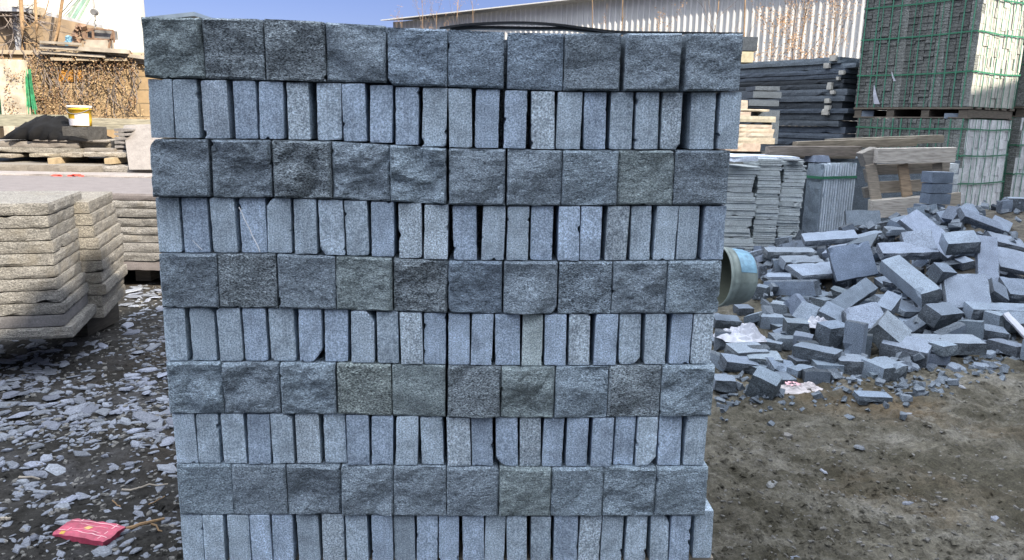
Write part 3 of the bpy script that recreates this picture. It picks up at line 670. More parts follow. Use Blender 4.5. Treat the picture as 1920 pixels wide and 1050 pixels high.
# ---------------- far-left slab heap, tarp, bucket ----------------
YS = 6.5
def pr(px, py, Y=YS): return on_y(px, py, Y)
rs = random.Random(17)
def slabpx(x0, y0, x1, y1, Y, dep, mat, c_, lab, grp=None, split='fr', amp=.012, name="stone_slab", rz=0, cell=.05, slope=0):
    """slab whose front face covers pixels x0..x1, y0 (top)..y1 (bottom) at distance Y"""
    a = on_y(x0, (y0+y1)/2, Y); b = on_y(x1, (y0+y1)/2, Y); xm = (x0+x1)/2
    zt_ = on_y(xm, y0, Y).z; zb_ = on_y(xm, y1, Y).z; W = b.x-a.x; T = zt_-zb_
    n_ = (max(2, int(W/cell)), max(2, int(dep/.12)), 3)
    o = link(name, mesh(name, lattice(W, dep, T-.002, n_, split, amp, rs.random()*90, .0035, freq=9)), mat, None, ((a.x+b.x)/2, Y+dep/2, zb_), (0, slope, rz))
    col(o, c_); tag(o, lab, "stone slab", grp); return o
G1 = "rough slabs heaped behind the big left slabs"
slabpx(-60, 326, 284, 336, 5.75, .9, M_slabsaw, (1.1, 1.06, 1.04), "long pale slab with red chalk marks at the bottom of the far heap", G1)
slabpx(-60, 308, 186, 325, 6.0, .8, M_slabsaw, (.84, .8, .70), "long tan slab directly above the red chalk marks", G1)
slabpx(160, 311, 300, 326, 6.05, .7, M_slab, (1.2, 1.15, 1.1), "pale rough slab right of the long tan slab, beside the stack", G1)
slabpx(-60, 288, 22, 296, 6.2, .7, M_slab, (1.2, 1.1, .95), "thin rough slab over the wood blocks at the left edge", G1)
slabpx(54, 287, 99, 295, 6.2, .7, M_slab, (1.3, 1.2, 1.0), "short tan slab piece resting above the left wood block", G1)
slabpx(113, 286, 153, 295, 6.2, .7, M_slab, (1.25, 1.15, 1.0), "short grey tan slab piece between the two wood blocks", G1)
slabpx(156, 285, 238, 295, 6.2, .7, M_slab, (1.3, 1.22, 1.1), "flat slab piece resting above the right wood block", G1)
slabpx(-60, 276, 150, 286, 6.3, .7, M_slab, (1.15, 1.1, 1.0), "long thin slab under the black tarp, second layer down", G1)
slabpx(158, 277, 214, 286, 6.3, .6, M_slabsaw, (.9, .86, .78), "broken pale slab corner right of the second layer", G1)
slabpx(-60, 264, 148, 276, 6.35, .7, M_slabsaw, (.92, .88, .80), "thick pale slab directly under the black tarp", G1)
slabpx(60, 262, 200, 266, 6.33, .6, M_slabsaw, (.8, .75, .68), "very thin sheet slab beneath the tarp edge", G1)
slabpx(150, 262, 212, 277, 6.4, .6, M_slab, (1.3, 1.2, 1.05), "thick rough slab right of the tarp", G1)
for k in range(6):
    slabpx(213+k*.5, 240+k*8, 236+rs.uniform(-2, 2), 247+k*8, 6.3+k*.01, .4, M_slabsaw, .8+.07*(k % 3), f"small pale offcut, {ORD[k]} from the top of the little pile left of the leaning slab", "small offcuts piled left of the leaning slab", cell=.04)
slabpx(-60, 296, 300, 308, 6.75, .7, M_black, 1.0, "dark slab set back in the gap between the wood blocks", G1)
slabpx(-60, 336, 300, 352, 5.85, 1.0, M_slabsaw, .9, "hidden pale slab at the foot of the far heap", G1)
a = on_y(120, 350, 6.0)
for x0, x1, lab in ((89, 101, "orange wood spacer block under the left slab pieces"), (195, 209, "yellow wood spacer block under the right slab pieces")):
    a = on_y(x0, 302, 6.1); b = on_y(x1, 302, 6.1); zt_ = on_y(x0, 295.5, 6.1).z; zb_ = on_y(x0, 308, 6.1).z
    o = link("wood_block", mesh("wood_block", lattice(b.x-a.x, .5, zt_-zb_-.002, (3, 4, 3), '', 0, 3, .003)), M_yellowood, None, ((a.x+b.x)/2, 6.35, zb_)); col(o, 1.0); tag(o, lab, "wood block")
# supporting core of the heap
rb = on_y(120, 350, 6.2).z
o = link("stone_slab", mesh("stone_slab", lattice(2.6, .8, rb, (14, 4, 5), 'fr', .02, 5, .01)), M_slab, None, (-3.5, 6.4, 0)); col(o, .9); tag(o, "massive rough slab block carrying the far left heap", "stone slab", G1)
# chalk marks
for x, y, w_ in ((106, 328.5, .055), (112, 330, .03), (133, 329, .04), (143, 328, .06), (153, 330, .03)):
    q = on_y(x, y, 5.742)
    m = MB(); m.v = [(q.x+w_*math.cos(t*.7)*(.7+.3*math.sin(3*t)), q.y, q.z+.012*math.sin(t*.7)*(.8+.3*math.cos(5*t))) for t in range(9)]; m.f = [tuple(range(9))]
    tag(m.build("chalk_mark", M_chalk, origin=tuple(q)), "red chalk scribble on the front edge of the long pale slab", "chalk mark", "red chalk marks on the slab edge")
# leaning slab
def quadslab(name, pts, th, mat, lab, cat, nv=(0, 1, 0), amp=0, grp=None, c_=1.0, n=8):
    pts = [Vector(p) for p in pts]; nv = Vector(nv).normalized(); m = MB(); cen = sum(pts, Vector())/4
    m.v = [tuple(p) for p in pts]+[tuple(p+nv*th) for p in pts]
    m.f = [(0, 1, 2, 3), (7, 6, 5, 4), (0, 4, 5, 1), (1, 5, 6, 2), (2, 6, 7, 3), (3, 7, 4, 0)]
    o = m.build(name, mat, origin=tuple(cen)); col(o, c_); tag(o, lab, cat, grp); return o
quadslab("stone_slab", [on_y(242, 318, 6.0), on_y(300, 318, 6.0), on_y(300, 234, 6.5), on_y(231, 236, 6.5)], .04, M_slabsaw, "broad pale slab leaning back against the beam beside the stack", "stone slab", (0, 1, .2), c_=(.95, .92, .88))
# long beams at the back
for (x0, y0, x1, y1, th, Y, lab, c_) in ((-60, 219, 132, 220, .10, 6.9, "long grey green timber beam behind the tarp at left", (.75, .78, .66)), (126, 219, 330, 225, .05, 7.0, "flat timber board behind the yellow bucket running right", (.8, .8, .7)), (128, 229, 330, 234, .05, 6.95, "lower timber board at the right of the yellow bucket", (.72, .72, .62))):
    a = on_y(x0, y0+6, Y); b = on_y(x1, y1+6, Y); m = MB(); m.bar(a, b, .12, th)
    o = m.build("timber_beam", M_woodh, origin=tuple((a+b)/2)); col(o, c_); tag(o, lab, "beam", "long beams behind the tarp")
    for t_ in (.08, .55, .93):
        q = a+(b-a)*t_
        o = link("support_post", mesh("support_post", lattice(.12, .12, q.z-th/2-.002, (2, 2, 6), 'fr', .01, rs.random()*9, .004)), M_slab, None, (q.x, q.y+.0, 0)); tag(o, "stone prop under the long beams behind the slab heap", "prop", "stone props under the long beams"); col(o, .9)
# tarp: crumpled heap
def heap(name, outline, Y, dep, mat, lab, cat, zb, n=(44, 16), crum=.02, seed=1):
    """outline: list of (px, top py) giving the top silhouette"""
    x0, x1 = outline[0][0], outline[-1][0]; m = MB(); cen = on_y((x0+x1)/2, outline[0][1], Y)
    nx_, ny_ = n
    for j in range(ny_+1):
        t = j/ny_
        for i in range(nx_+1):
            px = x0+(x1-x0)*i/nx_; top = on_y(px, interp(outline, px), Y); h = max(0, top.z-zb)
            prof = math.sin(math.pi*min(1, t*1.0))**.55
            cr = crum*noise.fractal(Vector((i*.22+seed, j*.35, seed)), 1, 2, 4)*min(1, h*12)
            cr2 = crum*.9*noise.ridged_multi_fractal(Vector((i*.13+seed, j*.2, seed*2)), 1, 2, 3, 1, 2)*min(1, h*8)*.5
            m.v.append((top.x+cr*.5, Y-dep/2+dep*t+(cr*1.0), zb+max(.003, h*prof+(cr+cr2-crum*.6)*prof)))
    for j in range(ny_):
        for i in range(nx_): a_ = j*(nx_+1)+i; m.f.append((a_, a_+1, a_+nx_+2, a_+nx_+1))
    o = m.build(name, mat, origin=(cen.x, Y, zb), smooth=True); tag(o, lab, cat)
    md = o.modifiers.new("thick", 'SOLIDIFY'); md.thickness = .003; return o
zt0 = on_y(100, 264, 6.35).z+.004
heap("black_tarp", [(34, 256), (40, 246), (48, 234), (62, 226), (80, 219), (98, 218), (112, 221), (124, 227), (136, 236), (148, 240), (168, 243), (186, 252), (206, 262)], 6.6, .55, M_tarp, "crumpled black plastic tarp heaped on the slabs beside the yellow bucket", "tarp", zt0, crum=.05, seed=3)
# yellow bucket
def bucket(loc, r0, r1, h):
    t = empty("paint_bucket", loc, "yellow paint bucket with a white lid and white label beside the tarp", "bucket")
    L = Vector(loc); n = 32
    def ringm(zr, mat, nm, par=t, ang=None):
        m = MB(); rows = []
        for z_, r_ in zr:
            row = []
            a0, a1 = ang or (0, 2*math.pi)
            for k in range(n+1): an = a0+(a1-a0)*k/n; row.append(len(m.v)); m.v.append((L.x+r_*math.cos(an), L.y+r_*math.sin(an), L.z+z_))
            rows.append(row)
        for p_, q_ in zip(rows, rows[1:]):
            for k in range(n): m.f.append((p_[k], p_[k+1], q_[k+1], q_[k]))
        return m.build(nm, mat, par, smooth=True)
    ringm([(0, 0), (0, r0), (h*.3, r0+(r1-r0)*.3), (h*.8, r0+(r1-r0)*.8), (h*.8, r1*1.03), (h*.84, r1*1.03), (h*.84, r1*.99), (h*.92, r1)], M_yellow, "pail")
    ringm([(h*.91, r1*1.06), (h*.99, r1*1.06), (h, r1*1.0), (h*.97, r1*.97), (h*.97, 0)], M_white, "lid")
    ringm([(h*.03, r0*1.012), (h*.36, (r0+(r1-r0)*.36)*1.012)], M_label, "label", ang=(-2.9, -.25))
    ringm([(h*.36, (r0+(r1-r0)*.36)*1.012), (h*.62, (r0+(r1-r0)*.62)*1.012)], M_label, "label", ang=(-1.55, -.25))
    m = MB(); m.tube([(L.x+r1*1.05*math.cos(a_), L.y+r1*1.05*math.sin(a_), L.z+h*.9-.05*math.sin((a_+math.pi)*1.0)) for a_ in [-math.pi+k*math.pi/10 for k in range(11)]], .003, 5); m.build("handle", M_iron, t)
q = on_y(152, 236, 6.45); q1 = on_y(172, 236, 6.45)
bz = on_y(152, 236.5, 6.45).z; bh = on_y(152, 198, 6.45).z-bz
bucket((q.x, 6.45, bz), (q1.x-q.x)*.93, (q1.x-q.x), bh)
o = link("stone_slab", mesh("stone_slab", lattice(.24, .25, bz-on_y(150, 264, 6.35).z-.003, (8, 5, 3), 'fr', .008, 8, .003)), M_slab, None, (q.x+.0, 6.50, on_y(150, 264, 6.35).z+.001)); col(o, .3); tag(o, "small dark slab on the heap carrying the yellow paint bucket", "stone slab", G1)
# ---------------- near-left slab stacks ----------------
def polyslab(name, base, d1, L1, d2, L2, z0, t, mat, c_, lab, grp, seed, split, amp=.006):
    """corner at base, d1: length along the right side, d2: along the front"""
    n_ = (max(3, int(L2/.03)), max(3, int(L1/.03)), 4)
    vf = lattice(L2, L1, t, n_, split, amp, seed, .0022, freq=13)
    X = Vector((*d2, 0)).normalized(); Yv = Vector((*d1, 0)).normalized()
    vs_ = [tuple(-X*(L2/2-v[0]) *1.0 + Yv*(v[1]+L1/2) + Vector((0, 0, v[2]))) for v in vf[0]]
    o = link(name, mesh(name, (vs_, vf[1])), mat, None, (base[0], base[1], z0)); col(o, c_); tag(o, lab, "stone slab", grp); return o
cA = on_z(136, 633, .17); fA = on_z(190, 576, .17); d1 = ((fA-cA).xy).normalized(); Ls = (fA-cA).xy.length
lA = on_z(0, 639.5, .17); d2 = ((cA-lA).xy).normalized()
cxs = [138, 122, 122, 116, 108, 104, 103, 102, 96, 92, 92]      # pixel x of the front corner of each layer, bottom to top
nl = 11; zz = .17; th = (.71-.17)/nl
for i in range(nl):
    z_ = .17+th*i
    # point on the vertical plane of the front through cA
    nfr = Vector((d2.y, -d2.x, 0))
    p = on_plane(cxs[i], 600, Vector((cA.x, cA.y, 0)), nfr)
    for _ in range(3):
        dd = ray(cxs[i], 600)
        # iterate py so that z matches
        py = 600
        for k in range(12):
            p = on_plane(cxs[i], py, Vector((cA.x, cA.y, 0)), nfr); py += (p.z-z_)*400
    L1 = Ls*(1.0 if i > 0 else 1.12)*rs.uniform(.96, 1.04)
    sawn = (i == 1)
    c_ = rs.uniform(.88, 1.05)
    polyslab("stone_slab", (p.x, p.y), d1, L1, d2, 1.7, z_, th-.0015, M_slabsaw if sawn else M_slab, (c_*(.7 if sawn else 1.0), c_*(.72 if sawn else 1.0), c_*(.76 if sawn else .98)), f"{'smooth pale' if sawn else 'rough-edged grey'} slab, {ORD[nl-1-i]} from the top of the nearest left slab stack", "slabs of the nearest left stack", 40+i, '' if sawn else 'fr', .0065)
# bearers under it, coloured near black to paint in the shadow there
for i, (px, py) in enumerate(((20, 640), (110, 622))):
    q = on_z(px, py, .08); o = link("timber_bearer", mesh("timber_bearer", lattice(.1, .1, .165, (3, 3, 4), '', 0, i, .003)), M_wood, None, (q.x-.12, q.y+.38, 0.003)); col(o, .15); tag(o, f"timber bearer painted shadow-dark under the nearest left slab stack, {['left','right'][i]} one", "bearer", "bearers under the slab stacks")
cB = on_z(196, 596, .15); fB = on_z(247, 562, .15); dB = ((fB-cB).xy).normalized(); LB = (fB-cB).xy.length
dB = d1; 
cxb = [196, 191, 199, 187, 193, 190, 182, 176, 172, 165]; cxb = [196, 193, 200, 192, 193, 191, 186, 178, 174, 168]
nb_ = 10; tb = (on_plane(165, 397, Vector((cB.x, cB.y, 0)), Vector((d2.y, -d2.x, 0))).z+.045-.15)/nb_
for i in range(nb_):
    z_ = .15+tb*i; py = 600
    for k in range(12):
        p = on_plane(cxb[i], py, Vector((cB.x, cB.y, 0)), Vector((d2.y, -d2.x, 0))); py += (p.z-z_)*400
    c_ = rs.uniform(.95, 1.12)
    polyslab("stone_slab", (p.x, p.y), dB, .50, d2, .32, z_, tb-.0015, M_slab, (c_*1.05, c_*1.02, c_*.95), f"narrow rough slab, {ORD[nb_-1-i]} from the top of the stack just behind the nearest", "slabs of the narrow stack behind", 60+i, 'r', .0065)
q = cB; o = link("timber_bearer", mesh("timber_bearer", lattice(.1, .3, .145, (3, 4, 4), '', 0, 9, .003)), M_wood, None, (q.x-.24, q.y+.34, 0.003)); col(o, .15); tag(o, "timber bearer painted shadow-dark under the narrow slab stack", "bearer", "bearers under the slab stacks")  # near-black colour paints in the shadow under the narrow stack
# broad stack behind
p0_, p1_ = on_z(230, 505, .10), None
yS3 = 4.55
ys3 = [362, 375.5, 390, 407.5, 425, 440, 455, 472, 489, 507]
for i in range(9):
    t0 = on_y(260, ys3[i], yS3).z; t1 = on_y(260, ys3[i+1], yS3).z; last = i == 8
    xr_ = -1.42+rs.uniform(-.01, .02); xl_ = -3.9
    o = link("stone_slab", mesh("stone_slab", lattice(xr_-xl_, 1.15, t0-t1-.002, (60, 10, 3), '' if last else 'f', .012, 80+i, .003, freq=9)), M_slabsaw if last or i == 0 else M_slab, None, ((xr_+xl_)/2, yS3+rs.uniform(-.012, .012)+.575, t1))
    col(o, rs.uniform(.92, 1.1) if not (last or i == 0) else (.70, .67, .69)); tag(o, f"long broad slab, {ORD[i]} from the top of the broad stack between near slabs and granite stack", "stone slab", "slabs of the broad stack behind")
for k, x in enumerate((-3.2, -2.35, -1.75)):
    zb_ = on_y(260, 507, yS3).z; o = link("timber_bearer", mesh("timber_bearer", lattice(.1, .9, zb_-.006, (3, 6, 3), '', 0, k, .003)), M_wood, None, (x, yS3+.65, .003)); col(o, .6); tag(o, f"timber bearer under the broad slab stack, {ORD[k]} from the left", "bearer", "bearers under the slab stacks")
# ---------------- right side: strapped pallets ----------------
AZR = R(57); RD = Vector((math.sin(AZR), math.cos(AZR), 0)); LD = Vector((-math.cos(AZR), math.sin(AZR), 0))
NR = Vector((RD.y, -RD.x, 0)); NL = -RD      # outward normals of the right face and of the left face
M_bl = stone("bundle_stone_rough", (.050, .055, .052), (.23, .245, .235), 60, True, .32, .68, bst=.7)
M_br = stone("bundle_stone_sawn", (.46, .48, .49), (.74, .76, .77), 90, False, .3, .7)
def bundle(C, LL, LR, z0, z1, lab, seed, straps, vl, vr, rowh=.05, pallet=True, lp="", rough_tone=1.0, name="strapped_stone_bundle"):
    rg = random.Random(seed); C = Vector(C)
    cen = C+LD*LL/2+RD*LR/2; cen.z = z0
    t = empty(name, cen, lab, "stone pallet", "strapped pallets of cut stone")
    zb_ = z0+(.13 if pallet else 0)
    if pallet:
        p = empty("wooden_pallet", cen, lp, "pallet", "wooden pallets under the strapped stone"); 
        m = MB()
        for s in range(4):
            q = C+LD*(LL*(.04+.92*s/3)); m.bar(q+Vector((0, 0, z0+.055)), q+RD*LR+Vector((0, 0, z0+.055)), .09, .085)
        col(m.build("runner", M_wood, p), .35)
        m = MB()
        for s in range(6):
            q = C+RD*(LR*(.04+.92*s/5)); m.bar(q+Vector((0, 0, z0+.114)), q+LD*LL+Vector((0, 0, z0+.114)), .11, .022)
            m.bar(q+Vector((0, 0, z0+.010)), q+LD*LL+Vector((0, 0, z0+.010)), .09, .014) if s in (0, 5) else None
        col(m.build("deck_board", M_wood, p), .45)
    H = z1-zb_
    m = MB(); q = C+LD*LL/2+RD*LR/2
    def fbox(face, s, w_, za, zc, dep, out):
        d = LD if face == 'L' else RD; n = NL if face == 'L' else NR
        a = C+d*(s+.002)+n*out; b_ = C+d*(s+w_-.003)+n*out; k = len(m.v)
        for p_ in (a, b_, b_-n*dep, a-n*dep):
            for z in (za, zc): m.v.append((p_.x, p_.y, z))
        m.f += [(k, k+2, k+3, k+1), (k+2, k+4, k+5, k+3), (k+4, k+6, k+7, k+5), (k+6, k, k+1, k+7), (k+1, k+3, k+5, k+7), (k, k+6, k+4, k+2)]
    # dark rough left face: columns of thin courses with broken faces
    nc = max(6, int(LL/.105)); nr = int(H/rowh)
    for c_ in range(nc):
        m = MB(); w_ = LL/nc; smooth_c = rg.random() < .14 or c_ in (0,)
        for r_ in range(nr):
            za = zb_+H*r_/nr; zc = zb_+H*(r_+1)/nr-.003
            fbox('L', c_*w_, w_, za, zc, .08, (rg.uniform(-.004, .012) if not smooth_c else rg.uniform(-.001, .002)) if c_ or r_ % 1 == 0 else 0)
        o = m.build("stone_column", M_bl, t); col(o, (1.45 if smooth_c else rg.uniform(.85, 1.12))*rough_tone)
    nc2 = int(LR/.105)
    for c_ in range(nc2):
        m = MB(); w_ = LR/nc2; z = zb_; off = rg.uniform(0, .02)
        hh = 0
        while z < z1-.005:
            h_ = rg.choice((.10, .10, .12, .20)); zc = min(z1, z+h_)
            sub = rg.choice((1, 2, 2, 3))
            for k_ in range(sub): fbox('R', c_*w_+k_*w_/sub, w_/sub, z, zc-.002, .07, rg.uniform(-.010, .006))
            z = zc
        o = m.build("stone_column", M_br, t); tn = rg.uniform(.9, 1.08)*(1.0 if z0 < .5 else .66); col(o, (tn, tn*(1 if z0 < .5 else .98), tn*(1.03 if z0 < .5 else .9)))
    m = MB(); hx = Vector((0, 0, 0))
    pts = [C+LD*.07+RD*.06, C+LD*(LL-.01)+RD*.06, C+LD*(LL-.01)+RD*(LR-.01), C+LD*.07+RD*(LR-.01)]
    k = len(m.v)
    for p_ in pts:
        for z in (zb_+.004, z1-.012): m.v.append((p_.x, p_.y, z))
    m.f += [(0, 2, 3, 1), (2, 4, 5, 3), (4, 6, 7, 5), (6, 0, 1, 7), (1, 3, 5, 7), (0, 6, 4, 2)]
    m.build("stone_core", M_bl, t)
    # straps
    def strap(face, s, za, zc, w_=.016, horiz=False):
        pass
    for zf in straps:
        z = zb_+H*zf; m = MB(); o_ = .016; loop = [C+LD*LL+NL*o_, C+NL*o_+NR*0, C+NR*o_, C+RD*LR+NR*o_]
        P = []
        for a_, b_ in zip(loop, loop[1:]):
            for k in range(8): P.append(a_+(b_-a_)*k/8)
        P.append(loop[-1])
        P = [Vector((p_.x, p_.y, z-.012*math.sin(math.pi*((i % 8)/8))+rg.uniform(-.002, .002))) for i, p_ in enumerate(P)]
        for a_, b_ in zip(P, P[1:]): m.bar(a_, b_+(b_-a_)*.02, .003, .015)
        m.build("strap", M_green, t)
    for face, n_ in (('L', vl), ('R', vr)):
        d = LD if face == 'L' else RD; nn = NL if face == 'L' else NR; Lf = LL if face == 'L' else LR
        for k in range(n_):
            s = Lf*(k+.5+rg.uniform(-.22, .22))/n_; dx = rg.uniform(-.02, .02)
            m = MB(); a_ = C+d*s+nn*.014; b_ = C+d*(s+dx)+nn*.014; mid = (a_+b_)/2+nn*.004
            P = [Vector((a_.x, a_.y, zb_-.01)), Vector((mid.x, mid.y, zb_+H*.5)), Vector((b_.x, b_.y, z1+.002)), Vector((b_.x, b_.y, z1+.004))-nn*.5]
            for p_, q_ in zip(P, P[1:]): m.bar(p_, q_, .013 if rg.random() < .6 else .008, .0025, up=nn if abs((q_-p_).z) > .01 else (0, 0, 1))
            m.build("strap", M_greenh, t)
    return t
def corner(px, py, Y): return on_y(px, py, Y)
C1 = on_y(1806, 250, 8.5); C1 = Vector((C1.x, C1.y, 0))
zlt = on_y(1806, 223, 8.5).z; zub = on_y(1806, 210, 8.5).z
bundle(C1, 1.28, 1.03, 0.0, zlt, "lower green strapped stack of cut stone behind the rubble, under the tall one", 3, (.32, .62, .9), 12, 7, lp="pallet under the lower green strapped stone stack behind the rubble")
C1u = C1+LD*-.02+NL*.0
bundle(C1u, 1.36, 1.0, zlt+.003, 2.72, "tall upper green strapped stack of cut stone, its right face in sun", 4, (.26, .55, .80, .97), 12, 8, lp="dark pallet between the upper and lower strapped stone stacks", rowh=.036)
C2 = Vector((C1.x+1.13, C1.y+.80, 0))
bundle(C2, .9, 1.0, 0.0, 1.20, "strapped stone stack at the right picture edge, lower one, mostly cut off", 5, (.38, .7), 6, 7, lp="pallet on the ground under the stack at the right picture edge")
bundle(C2+RD*.02, .9, 1.0, 1.203, 2.3, "dark upper stone stack at the right picture edge above its pallet", 6, (.5,), 6, 7, lp="pallet between the two stacks at the right picture edge")
# torn paper scraps on dark face
for px0, py0, px1, py1, wd, lab in ((1640, 160, 1645, 195, .035, "torn white paper scrap stuck to the dark face of the upper stack"), (1672, 134, 1678, 152, .012, "thin torn strip of white paper on the dark face of the upper stack")):
    p = on_plane(px0, py0, C1u+NL*.03, NL); q = on_plane(px1, py1, C1u+NL*.03, NL); m = MB(); s = LD*wd
    m.v = [tuple(x) for x in (p, p+s*.3, (p+q)/2+s*.9+NL*.01, q+s*1.3, q-s*.9, (p+q)/2-s*.2)]; m.f = [(0, 1, 2, 5), (5, 2, 3, 4)]
    tag(m.build("paper_scrap", M_bag, origin=tuple(p)), lab, "paper scrap")
q = on_y(1608, 226, 9.6)
# small loose blocks on top of the lower stack
for k, (px, py, w_, t_, lab) in enumerate(((1596, 0, .14, .09, "loose grey block on the left end of the lower strapped stack"), (1788, 0, .18, .06, "loose tilted block on the right end of the lower strapped stack"))):
    base = C1+(LD*1.2+RD*.02 if k == 0 else LD*.16-RD*.0)+NL*.06
    o = link("loose_block", mesh("loose_block", lattice(w_, .1, t_, (4, 3, 3), '', 0, 7+k, .003)), M_chunk, None, (base.x, base.y, zlt+.001), (0, 0, AZR+R(90))); tag(o, lab, "stone block")
    o.location += -NL*.12
# ---------------- dark planks stack ----------------
PC = on_y(1588, 200, 9.75); PC.z = 0
pyr = [104, 117, 127, 137, 146, 155, 165, 178, 190, 203, 213, 226, 238, 251, 262, 276, 292, 310, 330, 355]
rgp = random.Random(9)
for i in range(len(pyr)-1):
    za = on_y(1588, pyr[i+1], 9.75).z; zc = on_y(1588, pyr[i], 9.75).z; th_ = zc-za-.0015
    s0 = rgp.uniform(-.05, .16); L_ = rgp.uniform(1.7, 2.0)
    if i == 0: s0 = .15
    pass
    vf = lattice(L_, .62, th_, (22, 4, 2), 'flu' if i < 3 else 'fl', .010, 100+i, .004, freq=10)
    c_ = PC+LD*(s0+L_/2)+RD*(.31+rgp.uniform(-.02, .03))
    o = link("dark_plank", mesh("dark_plank", vf), M_black, None, (c_.x, c_.y, za), (0, R(rgp.uniform(-.15, .15)), math.atan2(LD.y, LD.x)))
    o.rotation_euler[2] = math.atan2(-LD.y, -LD.x)
    col(o, (3.6, 3.5, 3.2) if i < 2 else (lambda u: (u*1.05, u, u*.92) if rgp.random() < .4 else u)(rgp.uniform(.8, 2.6))); tag(o, f"{'frayed grey lightened as if sunlit' if i < 2 else 'black'} stone plank, {ORD[i]} from the top of the dark plank stack", "stone plank", "dark stone planks stacked beside the strapped pallets")  # top two planks lightened, putting sunlight into their colour
for k, (px, py, w_) in enumerate(((1563, 109, 13), (1551, 123, 12), (1579, 136, 10), (1571, 147, 8), (1557, 158, 9), (1556, 164, 10), (1562, 173, 9), (1552, 189, 11), (1552, 202, 11), (1548, 210, 14))):
    p = on_plane(px, py, PC+NL*.035, NL); s = w_*.0068
    o = link("wood_spacer", mesh("wood_spacer", lattice(s, .05, s*.8, (2, 2, 2), '', 0, k, .003)), M_yellowood, None, (p.x, p.y, p.z-s*.4), (0, 0, math.atan2(-LD.y, -LD.x))); col(o, (1.5, 1.9, 2.8))
    tag(o, f"pale wood spacer poking from the dark plank stack, {ORD[k]} one down", "wood spacer", "wood spacers between the dark planks")
# small dark stone and pale block on top left
a = on_y(1388, 80, 10.6)
def pxbox(name, x0, y0, x1, y1, Y, dep, mat, c_, lab, cat, grp=None, split='', amp=.006, rz=0, cell=.06, rx=0, ry=0):
    a = on_y(x0, (y0+y1)/2, Y); b = on_y(x1, (y0+y1)/2, Y); xm = (x0+x1)/2
    z1_ = on_y(xm, y0, Y).z; z0_ = on_y(xm, y1, Y).z; W = b.x-a.x
    o = link(name, mesh(name, lattice(W, dep, z1_-z0_-.002, (max(2, int(W/cell)), 3, 2 if z1_-z0_ < .1 else 4), split, amp, x0*.1+y0, .003)), mat, None, ((a.x+b.x)/2, Y+dep/2, z0_), (rx, ry, rz)); col(o, c_); return tag(o, lab, cat, grp)
pxbox("dark_block", 1375, 68, 1421, 95, 10.2, .3, M_black, 1.0, "small black block topmost beside the upper right corner of the granite stack", "stone block")
pxbox("wood_block", 1378, 96, 1413, 117, 10.2, .3, M_yellowood, (1.1, 1.3, 1.5), "pale wood block under the small black block", "wood block")
# pale cut planks lower left
for k, (x1, y0, y1, x0) in enumerate(((1402, 187, 205, 1375), (1443, 204, 209, 1375), (1408, 209, 218, 1370), (1455, 217, 229, 1370), (1448, 233, 243, 1370), (1452, 241, 251, 1368), (1450, 249, 260, 1368), (1453, 258, 270, 1368), (1426, 268, 284, 1360))):
    pxbox("split_timber", x0, y0, x1, y1, 9.25-.01*k, .5, M_yellowood, (.95+.05*(k % 3), 1.1+.05*(k % 2), 1.5), f"pale yellow split timber, {ORD[k]} down the little pile left of the dark planks", "timber", "pale split timbers beside the granite stack", split='fr', amp=.012)
for k, (x0, x1, y0, y1) in enumerate(((1416, 1463, 161, 170), (1412, 1466, 171, 184), (1404, 1461, 187, 199), (1420, 1462, 206, 226), (1445, 1460, 226, 270))):
    pxbox("dark_block", x0, y0, x1, y1, 9.5, .4, M_black, 1.5, f"short dark slate piece, {ORD[k]} down, left of the dark plank stack", "stone block", "short dark slate pieces")
pxbox("timber_pile_base", 1360, 284, 1460, 420, 9.3, .5, M_black, 1.0, "dark block base under the pale split timbers", "stone block")
# ---------------- thin tiles in three columns ----------------
rt = random.Random(31)
YC = 6.15
cols = ((1352, 1413, 312, 29), (1417, 1461, 298, 33), (1464, 1508, 303, 32))
for ci_, (x0, x1, yt, n_) in enumerate(cols):
    a = on_y(x0, 400, YC); b = on_y(x1, 400, YC); zt_ = on_y((x0+x1)/2, yt, YC).z; Wd = b.x-a.x; base = .012
    z = base; hs = [rt.choice((.6, .8, 1, 1, 1.5, 2.0)) for _ in range(n_)]; sm = sum(hs)
    for i in range(n_):
        h_ = (zt_-base)*hs[i]/sm; dx = rt.uniform(-.007, .007)+ (.02*math.sin(i*.5+ci_) if ci_ == 0 else 0)
        if ci_ == 2: dx += .012*math.sin(i*.3)
        vf = lattice(Wd*.99, .42, h_-.0012, (8, 5, 1), 'fr', .006, 200+ci_*40+i, .0016, freq=20)
        o = link("stone_tile", mesh("stone_tile", vf), M_palestone, None, ((a.x+b.x)/2+dx+ci_*.0, YC+.21+rt.uniform(-.010, .010)+.03*ci_, z), (0, 0, R(rt.uniform(-1.5, 1.5)))); z += h_
        t_ = rt.uniform(.82, 1.15)*(1.0 if i > n_*.35 else .92); col(o, (t_*.98, t_, t_*.98))
        tag(o, f"thin grey stone tile in the {['left','middle','right'][ci_]} tile column behind the bucket, {'near the top' if i > n_*.66 else 'around mid height' if i > n_*.33 else 'near the bottom'}", "stone tile", f"thin stone tiles of the {['left','middle','right'][ci_]} column, {'top' if i > n_*.66 else 'middle' if i > n_*.33 else 'bottom'} third")
pxbox("stone_tile", 1362, 292, 1412, 303, 6.0, .5, M_palestone, (1.25, 1.28, 1.4), "pale flat tile lying skewed on the left tile column", "stone tile", rz=R(12), ry=R(-3))
pxbox("stone_tile", 1400, 293, 1500, 298, 6.4, .5, M_palestone, (1.15, 1.18, 1.3), "wide flat tile lying across the middle and right tile columns", "stone tile")
pxbox("stone_tile", 1485, 298, 1508, 303, 6.1, .3, M_palestone, .6, "small dark tile on the right tile column", "stone tile")
